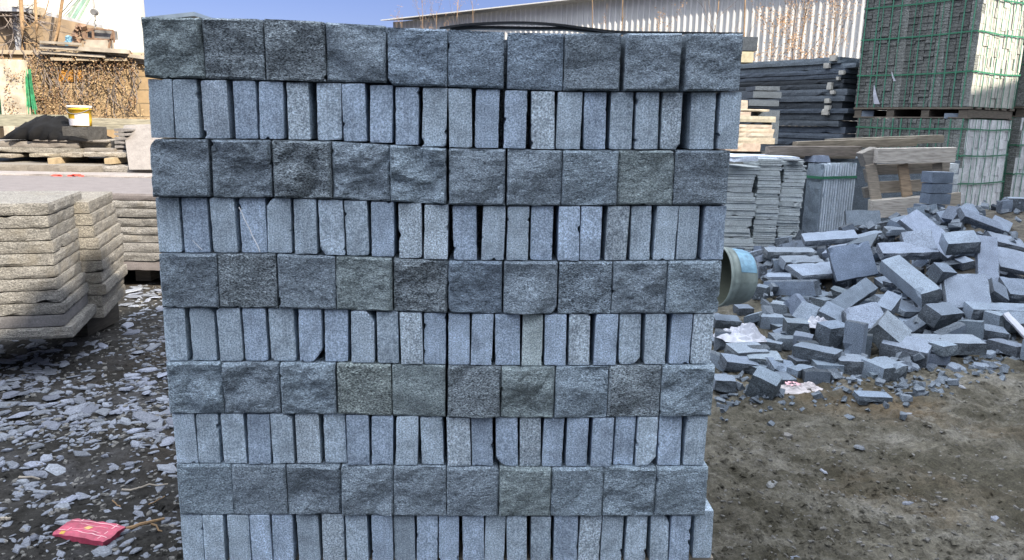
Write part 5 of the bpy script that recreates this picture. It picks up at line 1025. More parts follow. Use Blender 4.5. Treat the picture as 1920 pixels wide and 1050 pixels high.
PILE = [[0.11,0.097,0.051,1.591,5.371,0.029,-0.043,-0.001,0.86],[0.173,0.105,0.043,2.389,4.337,0.107,-0.239,3.076,-0.679],[0.11,0.096,0.048,3.348,6.366,0.1,-0.013,0.366,1.618],[0.084,0.057,0.038,2.797,6.509,0.036,-1.485,-0.081,-2.29],[0.13,0.075,0.038,3.211,6.496,0.067,0.558,-0.095,-0.206],[0.189,0.103,0.046,2.484,3.806,0.096,-1.725,-0.302,2.406],[0.075,0.061,0.035,2.637,4.564,0.194,0.152,-0.231,0.047],[0.193,0.099,0.045,2.941,6.625,0.027,0.044,0.0,3.017],[0.182,0.085,0.043,4.21,6.345,0.075,0.25,-0.204,-2.722],[0.091,0.098,0.097,4.445,5.868,0.223,-1.306,-0.223,-3.124],[0.092,0.109,0.049,2.27,3.645,0.084,1.518,1.456,-0.746],[0.135,0.097,0.043,2.831,6.276,0.14,0.309,1.361,2.379],[0.119,0.06,0.041,3.573,6.586,0.034,2.951,-0.069,-0.552],[0.126,0.12,0.027,2.228,4.332,0.067,-0.131,0.178,3.051],[0.208,0.101,0.054,2.099,5.601,0.142,0.865,-0.257,-0.097],[0.35,0.082,0.055,1.974,4.194,0.083,-0.121,-2.88,-0.557],[0.356,0.087,0.05,1.539,4.716,0.028,-0.0,3.134,0.047],[0.133,0.126,0.029,1.997,6.196,0.018,0.0,3.116,-0.108],[0.177,0.091,0.049,3.509,6.422,0.085,-0.083,0.331,1.277],[0.126,0.073,0.04,3.414,6.5,0.07,1.498,-0.277,-1.169],[0.121,0.064,0.038,2.322,6.205,0.057,-0.463,-0.138,-1.928],[0.131,0.076,0.042,4.58,6.049,0.127,-0.358,-2.819,0.758],[0.085,0.089,0.045,3.235,6.24,0.142,-0.097,2.76,-1.671],[0.192,0.102,0.04,2.969,5.526,0.372,1.592,-0.233,-0.649],[0.069,0.064,0.034,4.516,5.979,0.158,-1.92,-0.013,-0.627],[0.124,0.12,0.031,4.098,6.2,0.13,-0.357,-0.13,-0.61],[0.1,0.1,0.053,3.916,6.408,0.08,-0.203,0.262,0.704],[0.105,0.07,0.044,4.195,6.159,0.159,0.403,-0.099,2.136],[0.09,0.088,0.048,3.74,5.196,0.413,0.063,-3.055,-1.341],[0.131,0.104,0.028,2.208,5.961,0.137,-0.009,0.02,3.033],[0.115,0.061,0.041,2.163,4.671,0.109,-1.628,-0.241,0.629],[0.236,0.269,0.032,2.33,5.134,0.215,0.388,2.805,0.928],[0.092,0.093,0.101,3.494,5.32,0.447,2.265,-1.618,0.479],[0.21,0.091,0.043,3.702,6.676,0.03,-3.141,0.06,1.059],[0.108,0.095,0.097,2.1,5.846,0.147,0.03,2.903,-0.578],[0.376,0.083,0.043,3.821,4.735,0.342,-0.177,-0.105,3.062],[0.224,0.239,0.032,2.557,6.143,0.09,0.238,-0.207,-1.996],[0.3,0.173,0.031,2.853,4.674,0.281,-0.511,0.087,2.649],[0.176,0.09,0.053,2.163,4.916,0.152,-0.86,2.904,-0.45],[0.072,0.064,0.042,2.851,4.789,0.29,0.5,-0.139,-0.397],[0.099,0.108,0.048,2.457,4.208,0.125,-0.442,0.24,-2.163],[0.42,0.088,0.05,1.679,4.478,0.099,-1.729,0.205,1.97],[0.107,0.101,0.047,3.021,5.822,0.282,-0.357,0.039,0.573],[0.079,0.054,0.042,1.529,5.275,0.023,-3.139,-0.0,-0.725],[0.125,0.112,0.027,1.932,5.546,0.062,2.953,-0.128,0.639],[0.262,0.156,0.033,2.167,6.54,0.044,-0.0,-0.199,-0.128],[0.214,0.087,0.054,3.934,6.66,0.05,-0.339,-3.066,0.869],[0.096,0.108,0.046,2.008,4.307,0.063,-2.52,1.432,0.599],[0.151,0.106,0.051,1.754,4.916,0.067,-3.045,-0.1,-0.354],[0.123,0.077,0.042,3.175,6.387,0.104,-0.597,0.114,2.979],[0.203,0.09,0.046,1.454,4.866,0.025,-3.142,0.0,-0.148],[0.203,0.089,0.049,3.454,6.301,0.154,0.429,0.019,0.087],[0.129,0.106,0.033,3.62,6.856,0.018,0.0,-0.0,2.573],[0.137,0.095,0.049,1.956,5.154,0.106,1.351,0.091,2.087],[0.071,0.054,0.038,2.755,5.202,0.298,3.039,-0.239,0.538],[0.174,0.101,0.051,2.2,3.872,0.053,-0.471,0.061,-1.809],[0.309,0.141,0.036,2.431,5.994,0.168,0.312,0.071,1.524],[0.123,0.061,0.043,2.848,6.45,0.071,0.213,-0.21,1.886],[0.327,0.145,0.03,2.231,6.023,0.109,-0.022,-0.004,1.683],[0.101,0.11,0.043,2.728,6.312,0.1,-0.258,1.073,-1.02],[0.138,0.086,0.052,4.026,6.062,0.204,0.309,0.244,2.199],[0.218,0.101,0.044,2.286,6.33,0.032,3.118,-0.064,-0.188],[0.207,0.093,0.052,2.661,4.727,0.234,-0.146,-0.236,1.107],[0.109,0.089,0.048,2.281,4.108,0.058,0.097,-0.165,0.231],[0.097,0.101,0.048,4.014,6.831,0.026,-3.142,-0.0,1.362],[0.076,0.06,0.04,1.919,4.711,0.049,0.114,0.15,-2.153],[0.08,0.063,0.036,2.896,3.86,0.094,-0.231,3.096,-0.295],[0.164,0.102,0.051,3.062,5.247,0.375,0.171,0.089,-1.842],[0.216,0.11,0.043,2.238,4.979,0.145,0.165,-0.215,-0.469],[0.211,0.104,0.045,2.747,4.958,0.304,0.1,-0.016,0.047],[0.086,0.106,0.048,2.869,5.985,0.201,-0.237,0.293,1.315],[0.105,0.071,0.04,1.794,4.356,0.038,1.571,0.017,-2.682],[0.099,0.087,0.05,4.02,6.284,0.116,-0.345,-0.136,-0.588],[0.102,0.105,0.092,2.885,3.936,0.16,1.323,-1.37,1.508],[0.069,0.056,0.04,4.34,5.883,0.219,1.717,0.327,1.414],[0.105,0.094,0.099,2.964,6.478,0.07,-1.343,0.101,2.835],[0.22,0.231,0.027,2.652,6.064,0.184,-3.007,0.043,-0.971],[0.207,0.104,0.05,1.841,5.578,0.074,0.506,0.15,-2.543],[0.108,0.076,0.038,2.26,5.458,0.158,2.884,-0.11,1.034],[0.073,0.053,0.035,2.226,3.996,0.032,-0.062,-0.123,1.3],[0.096,0.11,0.089,2.371,5.48,0.232,-0.113,-0.125,-1.427],[0.08,0.056,0.039,2.508,5.629,0.209,0.264,-0.159,-1.578],[0.199,0.092,0.043,2.538,4.687,0.218,0.814,0.232,-2.03],[0.109,0.1,0.093,4.159,6.493,0.109,-0.319,1.826,1.086],[0.102,0.076,0.042,2.026,5.693,0.078,-0.139,0.202,2.126],[0.116,0.075,0.038,1.858,5.726,0.04,-0.018,0.177,2.516],[0.119,0.066,0.043,2.75,4.848,0.267,-0.237,0.118,2.545],[0.124,0.064,0.041,3.772,6.564,0.035,2.94,-0.061,-0.366],[0.108,0.103,0.043,2.374,5.385,0.276,-1.674,-0.263,0.344],[0.138,0.123,0.031,1.825,5.187,0.046,-0.182,3.085,-1.188],[0.409,0.097,0.043,2.71,5.093,0.315,-0.13,0.061,2.962],[0.216,0.124,0.043,3.371,4.705,0.344,0.034,2.936,1.462],[0.132,0.075,0.043,2.447,6.322,0.081,1.003,1.372,-1.11],[0.094,0.09,0.046,3.133,5.239,0.414,0.171,0.97,-0.125],[0.106,0.09,0.052,1.98,5.258,0.122,-0.135,-0.624,2.822],[0.116,0.129,0.028,2.272,5.317,0.202,-1.032,-0.158,1.013],[0.216,0.111,0.04,2.997,5.667,0.318,0.085,0.274,2.576],[0.127,0.064,0.037,2.648,5.02,0.257,-0.266,-0.049,1.703],[0.087,0.096,0.055,2.419,3.395,0.05,-1.571,-0.0,-1.199],[0.099,0.107,0.051,1.782,5.805,0.052,0.525,0.009,-2.205],[0.092,0.094,0.048,2.815,4.479,0.223,-2.901,-0.13,-0.294],[0.147,0.102,0.051,3.055,6.793,0.053,1.571,-0.0,1.656],[0.102,0.11,0.044,4.109,5.635,0.327,0.287,0.026,2.331],[0.136,0.105,0.043,2.987,6.265,0.144,1.414,-0.329,-0.799],[0.106,0.07,0.039,2.732,4.075,0.119,0.151,2.938,1.575],[0.205,0.093,0.051,1.712,5.236,0.058,-1.705,0.011,1.701],[0.123,0.061,0.034,3.195,5.213,0.401,1.701,0.079,-1.828],[0.141,0.121,0.027,1.983,4.075,0.063,-1.525,-0.01,-0.322],[0.217,0.099,0.053,2.515,5.193,0.239,-0.168,2.915,-0.498],[0.196,0.111,0.039,2.531,5.835,0.194,0.109,0.15,1.266],[0.111,0.064,0.035,1.824,6.434,0.019,3.142,0.0,0.102],[0.106,0.071,0.035,3.353,5.81,0.319,0.292,-0.212,-2.325],[0.106,0.089,0.055,1.878,4.356,0.051,-1.556,0.069,-2.043],[0.132,0.123,0.029,3.659,5.408,0.433,2.685,0.053,0.014],[0.098,0.105,0.055,4.018,5.849,0.287,2.871,-0.23,-1.092],[0.311,0.142,0.032,4.075,6.514,0.041,-0.253,-0.037,-0.629],[0.122,0.064,0.038,1.713,5.707,0.057,3.124,0.581,-0.275],[0.109,0.107,0.104,2.956,5.092,0.395,-3.135,0.633,0.346],[0.114,0.075,0.036,3.626,6.215,0.158,0.052,2.739,-1.467],[0.174,0.106,0.052,2.348,4.816,0.221,2.338,0.049,0.333],[0.094,0.09,0.051,2.439,4.562,0.156,0.004,-0.272,0.537],[0.178,0.086,0.047,1.559,5.681,0.045,1.571,0.0,-1.277],[0.09,0.098,0.053,2.155,5.235,0.162,-1.309,0.162,-2.14],[0.154,0.091,0.046,2.108,5.712,0.12,1.536,0.265,2.429],[0.207,0.092,0.051,2.317,4.705,0.144,2.895,-0.116,1.551],[0.191,0.09,0.051,2.877,4.126,0.158,-0.197,2.967,0.145],[0.085,0.1,0.045,2.327,4.207,0.077,-0.132,-0.178,1.228],[0.091,0.087,0.087,1.54,4.583,0.045,-0.0,-0.0,0.826],[0.138,0.113,0.031,2.926,3.396,0.021,-0.061,3.136,-0.166],[0.179,0.101,0.051,3.846,6.748,0.057,0.128,0.275,0.865],[0.094,0.09,0.05,2.699,4.602,0.257,-0.501,0.238,0.887],[0.104,0.109,0.047,2.072,3.788,0.049,-0.0,2.598,0.184],[0.148,0.107,0.05,1.891,5.031,0.065,-0.001,2.934,0.139],[0.129,0.118,0.031,2.468,4.391,0.154,0.097,-0.066,-2.64],[0.105,0.106,0.045,2.064,5.031,0.102,-0.252,3.126,-1.331],[0.127,0.061,0.043,2.409,3.882,0.044,0.026,0.16,-2.176],[0.102,0.072,0.035,2.837,4.349,0.193,-0.25,-0.104,2.056],[0.108,0.085,0.043,1.406,5.399,0.023,-0.0,-3.142,-1.411],[0.088,0.091,0.093,1.623,5.249,0.051,0.002,-0.051,0.008],[0.093,0.089,0.09,3.809,5.627,0.397,2.882,0.014,-0.33],[0.134,0.111,0.032,4.507,6.149,0.092,-3.057,0.309,1.304],[0.165,0.098,0.049,3.908,6.176,0.192,-0.247,-2.921,0.35],[0.115,0.061,0.036,3.294,6.039,0.226,-0.203,-0.349,-0.881],[0.367,0.092,0.05,1.805,5.678,0.089,0.296,3.139,0.857],[0.213,0.102,0.054,3.818,6.298,0.128,0.225,0.314,2.02],[0.076,0.06,0.036,3.087,4.639,0.296,-0.038,0.246,-2.379],[0.096,0.107,0.055,2.6,6.519,0.058,1.693,-0.002,-1.73],[0.099,0.085,0.049,2.721,4.531,0.214,0.229,0.152,-1.439],[0.102,0.088,0.048,2.674,6.728,0.026,0.001,0.0,2.491],[0.071,0.055,0.038,3.635,6.538,0.05,1.675,-0.224,-2.159],[0.349,0.083,0.043,2.099,5.925,0.063,0.136,-0.199,-1.311],[0.092,0.102,0.05,1.932,5.383,0.079,-0.032,-0.228,0.114],[0.103,0.101,0.045,4.47,6.633,0.024,0.0,0.0,1.323],[0.15,0.1,0.047,2.474,3.967,0.094,-2.115,-0.021,-0.613],[0.092,0.1,0.048,3.379,5.256,0.439,-1.341,1.486,0.574],[0.108,0.107,0.105,2.412,4.71,0.197,-2.891,0.12,-1.575],[0.107,0.098,0.046,2.624,5.738,0.241,-0.3,-0.304,-1.253],[0.142,0.089,0.046,3.357,5.957,0.269,2.838,0.257,0.843],[0.267,0.166,0.031,2.18,6.152,0.06,-0.132,-2.983,1.17],[0.231,0.113,0.046,2.677,6.502,0.106,-0.134,0.21,1.384],[0.136,0.096,0.053,1.905,5.504,0.111,-0.402,-0.137,0.593],[0.103,0.103,0.05,2.771,5.65,0.279,-0.285,0.095,1.202],[0.103,0.064,0.038,2.357,5.849,0.127,0.293,3.044,0.516],[0.1,0.088,0.092,2.069,4.684,0.102,1.458,-0.201,0.843],[0.15,0.102,0.046,1.647,5.538,0.03,0.082,0.021,-2.613],[0.131,0.11,0.052,3.225,6.465,0.105,0.125,2.588,1.448],[0.134,0.089,0.047,2.448,3.757,0.079,0.512,1.444,0.945],[0.12,0.07,0.039,2.425,6.282,0.082,-1.414,-2.74,-0.522],[0.111,0.063,0.042,3.405,6.171,0.178,0.409,-3.119,0.134],[0.098,0.094,0.051,4.323,5.972,0.191,2.831,-0.199,-1.048],[0.098,0.086,0.045,1.917,4.156,0.046,-1.609,-0.004,2.553],[0.144,0.103,0.047,3.087,5.961,0.243,2.822,-0.22,-0.273],[0.137,0.101,0.046,2.639,7.155,0.025,-3.142,0.0,1.31],[0.081,0.053,0.04,4.041,5.501,0.361,-0.203,-0.103,-1.442],[0.075,0.06,0.035,1.965,4.231,0.024,-0.08,3.106,-0.288],[0.131,0.122,0.032,2.765,3.909,0.118,-0.123,-2.851,0.675],[0.235,0.122,0.048,2.483,5.355,0.23,-0.026,-0.281,0.057],[0.138,0.109,0.045,1.853,5.916,0.043,-2.95,-0.039,0.699],[0.142,0.109,0.033,2.81,6.31,0.133,1.792,0.449,0.59],[0.138,0.102,0.047,2.256,6.326,0.076,0.011,-0.067,-0.712],[0.103,0.092,0.048,3.224,6.334,0.135,-2.552,-0.089,-0.064],[0.16,0.096,0.053,4.597,6.359,0.044,0.025,-2.97,0.789],[0.257,0.154,0.031,2.129,4.09,0.093,-0.061,0.171,-1.284],[0.072,0.065,0.034,1.715,5.042,0.043,-2.365,0.05,-1.87],[0.237,0.116,0.04,4.811,6.373,0.029,-0.086,-0.018,-1.527],[0.117,0.074,0.038,1.914,4.779,0.07,1.569,-0.194,0.308],[0.432,0.097,0.043,2.67,3.934,0.085,-0.209,-3.052,-1.027],[0.096,0.089,0.048,2.468,4.916,0.205,0.175,2.921,1.017],[0.276,0.157,0.037,1.761,4.45,0.041,0.0,0.149,-2.682],[0.188,0.117,0.046,2.869,5.225,0.33,-2.951,-0.142,-0.788],[0.111,0.061,0.039,3.058,4.237,0.203,0.112,-0.243,0.663],[0.211,0.092,0.048,3.707,6.289,0.133,0.196,2.804,-1.15],[0.108,0.091,0.055,1.958,5.95,0.068,-1.035,1.399,-0.62],[0.117,0.117,0.028,3.825,6.656,0.02,-0.066,-0.002,-0.675],[0.111,0.061,0.035,3.577,6.37,0.095,0.117,-0.349,-1.951],[0.094,0.093,0.095,4.424,6.264,0.102,1.665,0.299,1.513],[0.134,0.107,0.052,2.661,5.839,0.242,-0.25,-2.624,1.701],[0.102,0.099,0.043,1.894,5.299,0.1,-0.411,-2.55,-1.067],[0.15,0.097,0.046,2.115,3.943,0.029,-0.004,-0.052,1.315],[0.373,0.088,0.045,2.641,6.341,0.093,2.96,0.17,1.131],[0.126,0.127,0.027,1.806,6.042,0.016,-0.001,3.14,-0.401],[0.103,0.095,0.05,3.096,6.531,0.042,3.007,0.155,1.138],[0.128,0.075,0.038,3.376,6.689,0.022,-0.001,-0.016,-0.33],[0.08,0.064,0.044,2.757,5.965,0.212,-0.098,0.257,-1.845],[0.124,0.072,0.04,2.674,6.363,0.048,0.073,2.904,-0.884],[0.097,0.107,0.05,2.168,5.374,0.161,-2.658,0.129,-1.307],[0.186,0.093,0.045,2.314,4.303,0.134,-0.086,-0.213,0.987],[0.171,0.092,0.043,2.716,6.578,0.026,-0.044,-0.005,-0.689],[0.074,0.058,0.037,4.406,6.144,0.112,0.005,-0.347,-2.044],[0.118,0.061,0.041,3.459,5.744,0.35,0.219,0.246,2.409],[0.248,0.267,0.026,2.977,6.166,0.209,0.367,2.752,0.935],[0.162,0.109,0.05,1.645,5.78,0.027,3.138,0.0,1.342],[0.104,0.086,0.052,2.78,5.858,0.228,0.258,2.914,-0.103],[0.182,0.108,0.049,2.274,4.498,0.108,0.222,0.125,-1.576],[0.137,0.103,0.047,1.816,5.025,0.127,-1.518,-0.203,-0.112],[0.282,0.16,0.033,4.617,6.357,0.085,-0.078,-2.986,1.401],[0.148,0.103,0.051,2.382,6.517,0.027,0.0,0.0,0.714],[0.138,0.126,0.027,1.752,4.936,0.029,0.038,3.008,0.695],[0.093,0.093,0.052,3.222,6.583,0.037,0.028,-0.174,-1.948],[0.087,0.052,0.042,3.609,4.125,0.206,-0.255,3.075,0.292],[0.103,0.06,0.04,2.254,4.423,0.14,-0.025,2.889,0.4],[0.185,0.093,0.049,2.317,3.89,0.061,-2.542,0.082,-1.795],[0.105,0.108,0.095,3.445,4.946,0.423,1.662,0.11,-1.139],[0.1,0.085,0.049,4.435,6.426,0.039,-0.099,-0.16,-1.375],[0.089,0.098,0.092,2.499,6.399,0.053,-0.584,-1.698,-0.924],[0.141,0.089,0.054,3.781,5.736,0.351,0.262,-0.2,-2.77],[0.098,0.109,0.052,2.688,4.25,0.154,-2.877,0.027,-0.822],[0.109,0.093,0.043,3.684,5.646,0.378,0.214,3.003,-0.747],[0.09,0.091,0.044,2.536,6.33,0.067,-1.346,0.076,-3.066],[0.311,0.168,0.037,2.051,4.832,0.128,-0.43,-0.196,-0.4],[0.122,0.109,0.027,2.96,4.023,0.18,0.061,-2.392,1.231],[0.147,0.11,0.05,2.199,5.127,0.191,-2.674,-0.269,-1.099],[0.105,0.108,0.098,3.568,4.776,0.411,0.188,-0.398,-0.542],[0.102,0.068,0.038,2.399,5.792,0.182,-0.503,0.203,-0.302],[0.156,0.086,0.052,2.387,3.537,0.028,0.001,0.001,-1.133],[0.085,0.062,0.036,3.93,5.528,0.374,0.147,0.138,1.56],[0.142,0.106,0.03,1.86,4.617,0.031,-3.016,-0.073,-0.51],[0.088,0.086,0.046,3.187,5.755,0.327,-0.303,-0.134,-0.031],[0.083,0.056,0.043,2.51,4.025,0.106,-1.482,1.131,-2.096],[0.111,0.065,0.042,2.056,5.377,0.118,1.371,-0.169,0.829],[0.116,0.06,0.039,2.96,6.195,0.143,-1.426,0.348,2.277],[0.151,0.091,0.048,2.743,6.134,0.152,0.083,0.028,0.285],[0.138,0.098,0.048,4.37,6.566,0.049,-0.538,0.034,1.758],[0.145,0.09,0.052,1.76,4.66,0.052,1.476,-0.037,1.234],[0.2,0.092,0.052,2.376,6.103,0.105,-2.07,-0.18,-1.835],[0.101,0.1,0.055,2.33,6.114,0.165,0.165,1.131,-3.039],[0.076,0.055,0.044,3.528,5.482,0.43,0.306,1.721,1.633],[0.103,0.106,0.048,3.678,5.293,0.421,0.022,0.054,0.015],[0.09,0.09,0.045,3.548,5.208,0.443,1.6,-0.041,0.76],[0.129,0.107,0.027,2.417,4.104,0.068,3.062,-0.205,1.135],[0.105,0.108,0.052,2.037,5.174,0.132,1.411,1.318,0.105],[0.087,0.091,0.099,1.786,4.273,0.045,1.539,1.567,0.438],[0.11,0.088,0.104,4.351,6.372,0.101,0.601,-0.225,-1.281],[0.217,0.09,0.046,3.876,5.901,0.304,1.732,0.34,1.767],[0.136,0.107,0.045,3.741,6.109,0.205,-0.036,-2.736,1.55],[0.123,0.061,0.035,3.117,5.811,0.312,0.813,0.268,1.182],[0.194,0.106,0.047,4.262,6.208,0.116,-0.315,-0.169,-0.833],[0.105,0.098,0.046,2.654,5.618,0.254,0.222,2.93,0.218],[0.103,0.101,0.095,2.971,6.372,0.101,-0.278,-0.168,-0.292],[0.13,0.07,0.044,2.335,5.718,0.151,0.279,-3.031,1.341],[0.082,0.053,0.043,2.382,3.754,0.034,-1.615,0.082,-2.737],[0.188,0.096,0.052,3.689,5.071,0.408,-0.072,-0.081,2.774],[0.134,0.116,0.032,1.41,3.899,0.018,0.0,3.141,-1.172],[0.203,0.089,0.044,1.535,3.284,0.103,-0.74,1.571,0.0],[0.071,0.057,0.04,1.022,3.834,0.037,-0.836,-1.571,0.0],[0.08,0.062,0.036,1.49,4.206,0.02,3.142,-0.0,-0.824],[0.076,0.059,0.041,1.904,4.009,0.031,-1.571,-0.0,1.421],[0.098,0.101,0.047,1.962,3.336,0.075,-0.0,-0.0,-1.175],[0.217,0.096,0.043,1.502,3.747,0.024,-0.0,-3.142,1.047],[0.1,0.086,0.095,1.367,3.437,0.052,-1.117,1.571,0.0],[0.131,0.096,0.053,2.033,3.443,0.062,-0.161,-0.522,2.242],[0.098,0.086,0.049,1.941,3.347,0.027,0.0,-0.0,2.908],[0.179,0.098,0.044,1.798,3.408,0.024,-3.142,0.0,1.361],[0.098,0.086,0.049,1.107,3.265,0.045,-1.571,-0.0,-2.92],[0.126,0.125,0.03,2.197,3.633,0.017,0.0,0.0,-2.202],[0.113,0.064,0.034,1.189,3.621,0.019,-0.0,0.0,0.283],[0.108,0.074,0.04,1.058,3.141,0.022,-0.0,-0.0,2.256],[0.095,0.11,0.099,1.75,3.746,0.05,1.138,-1.571,0.0],[0.083,0.052,0.038,2.292,3.603,0.021,0.0,-0.0,-2.316],[0.113,0.06,0.043,1.267,3.019,0.032,-1.573,-0.0,0.036],[0.11,0.102,0.053,1.185,3.14,0.053,1.571,0.0,2.784],[0.101,0.1,0.049,1.66,3.806,0.052,-1.972,1.571,0.0],[0.109,0.068,0.04,0.907,3.203,0.036,-1.571,0.0,2.181],[0.107,0.087,0.044,1.963,3.766,0.024,0.0,-3.142,0.213],[0.108,0.103,0.043,1.106,2.994,0.024,0.0,-3.142,0.178],[0.13,0.061,0.041,1.24,3.529,0.022,3.142,0.0,-0.51],[0.086,0.054,0.042,1.806,3.859,0.023,3.142,0.0,1.258],[0.174,0.09,0.048,2.122,3.567,0.069,1.433,0.238,-2.734],[0.15,0.087,0.046,0.835,3.379,0.046,-1.571,-0.0,-3.046],[0.141,0.116,0.03,1.096,4.023,0.017,3.142,0.0,0.353],[0.105,0.099,0.052,0.907,3.497,0.028,0.0,-0.0,2.933],[0.08,0.063,0.042,1.525,4.028,0.023,3.142,0.0,-0.748],[0.133,0.126,0.029,1.632,3.62,0.016,-0.0,-3.142,1.366],[0.127,0.07,0.039,1.405,2.807,0.022,3.142,0.0,-0.076],[0.187,0.095,0.054,1.347,3.216,0.076,0.0,-3.142,-0.733],[0.141,0.12,0.027,1.389,3.569,0.047,-0.607,-0.0,2.976],[0.105,0.095,0.053,1.536,3.637,0.066,-3.018,0.077,0.493],[0.136,0.124,0.031,1.688,4.123,0.018,-0.0,0.0,0.81],[0.138,0.086,0.043,1.565,3.86,0.071,-2.095,-1.571,0.0],[0.102,0.099,0.054,1.472,3.46,0.053,-0.301,-1.571,0.0],[0.106,0.092,0.045,1.305,3.961,0.043,0.0,0.417,2.435],[0.086,0.064,0.042,1.875,4.093,0.023,-0.002,-3.141,-1.549],[0.112,0.074,0.037,0.848,3.894,0.021,0.0,0.0,2.622],[0.108,0.09,0.051,0.999,3.444,0.056,-1.364,1.571,0.0],[0.091,0.089,0.051,1.352,3.344,0.046,-1.571,-0.0,-3.105],[0.144,0.098,0.052,1.13,3.898,0.044,0.078,-2.954,-1.617],[0.124,0.129,0.03,0.999,3.596,0.017,0.0,3.142,-0.179],[0.106,0.09,0.051,1.307,4.183,0.027,0.0,0.0,-1.513],[0.098,0.095,0.046,1.115,4.24,0.025,-0.0,0.0,0.698],[0.137,0.123,0.033,1.586,3.368,0.064,1.571,0.0,-0.1],[0.187,0.094,0.045,1.973,3.963,0.05,-1.571,0.008,-2.429],[0.094,0.09,0.044,1.55,3.078,0.024,3.142,-0.0,0.071],[0.118,0.076,0.042,1.555,3.505,0.023,-3.142,0.0,1.286],[0.149,0.085,0.047,1.313,3.234,0.026,0.0,0.0,0.116],[0.105,0.104,0.054,1.128,3.418,0.029,-0.0,3.142,-0.92],[0.073,0.056,0.04,1.934,3.668,0.022,-0.0,-0.0,2.293],[0.122,0.073,0.039,1.367,3.647,0.047,-0.269,2.836,0.305],[0.1,0.105,0.049,1.994,3.52,0.026,-3.142,0.0,0.356]]
rc = random.Random(77)
RG = "loose grey granite offcuts of the rubble pile"
key = []   # hand placed pieces first: px,py,z, dims, rot, tone, label
def region(px, py):
    if py < 470: return "near the top of the rubble pile"
    if px < 1480: return "at the left foot of the rubble pile" if py > 560 else "on the left slope by the tile columns"
    if px > 1800: return "on the right slope of the rubble pile"
    return "in the lower front of the rubble pile" if py > 600 else "in the middle of the rubble pile"
def project(p):
    v = Vector(p)-CAM; d = v.dot(_f); return 960+F*v.dot(_r)/d, 525-F*v.dot(_u)/d
def facing_rot(nrm_, spin):
    """rotation whose local z is the given normal, spun by spin"""
    z = Vector(nrm_).normalized(); q_ = z.to_track_quat('Z', 'Y'); return (q_.to_matrix() @ Matrix.Rotation(spin, 3, 'Z')).to_euler()
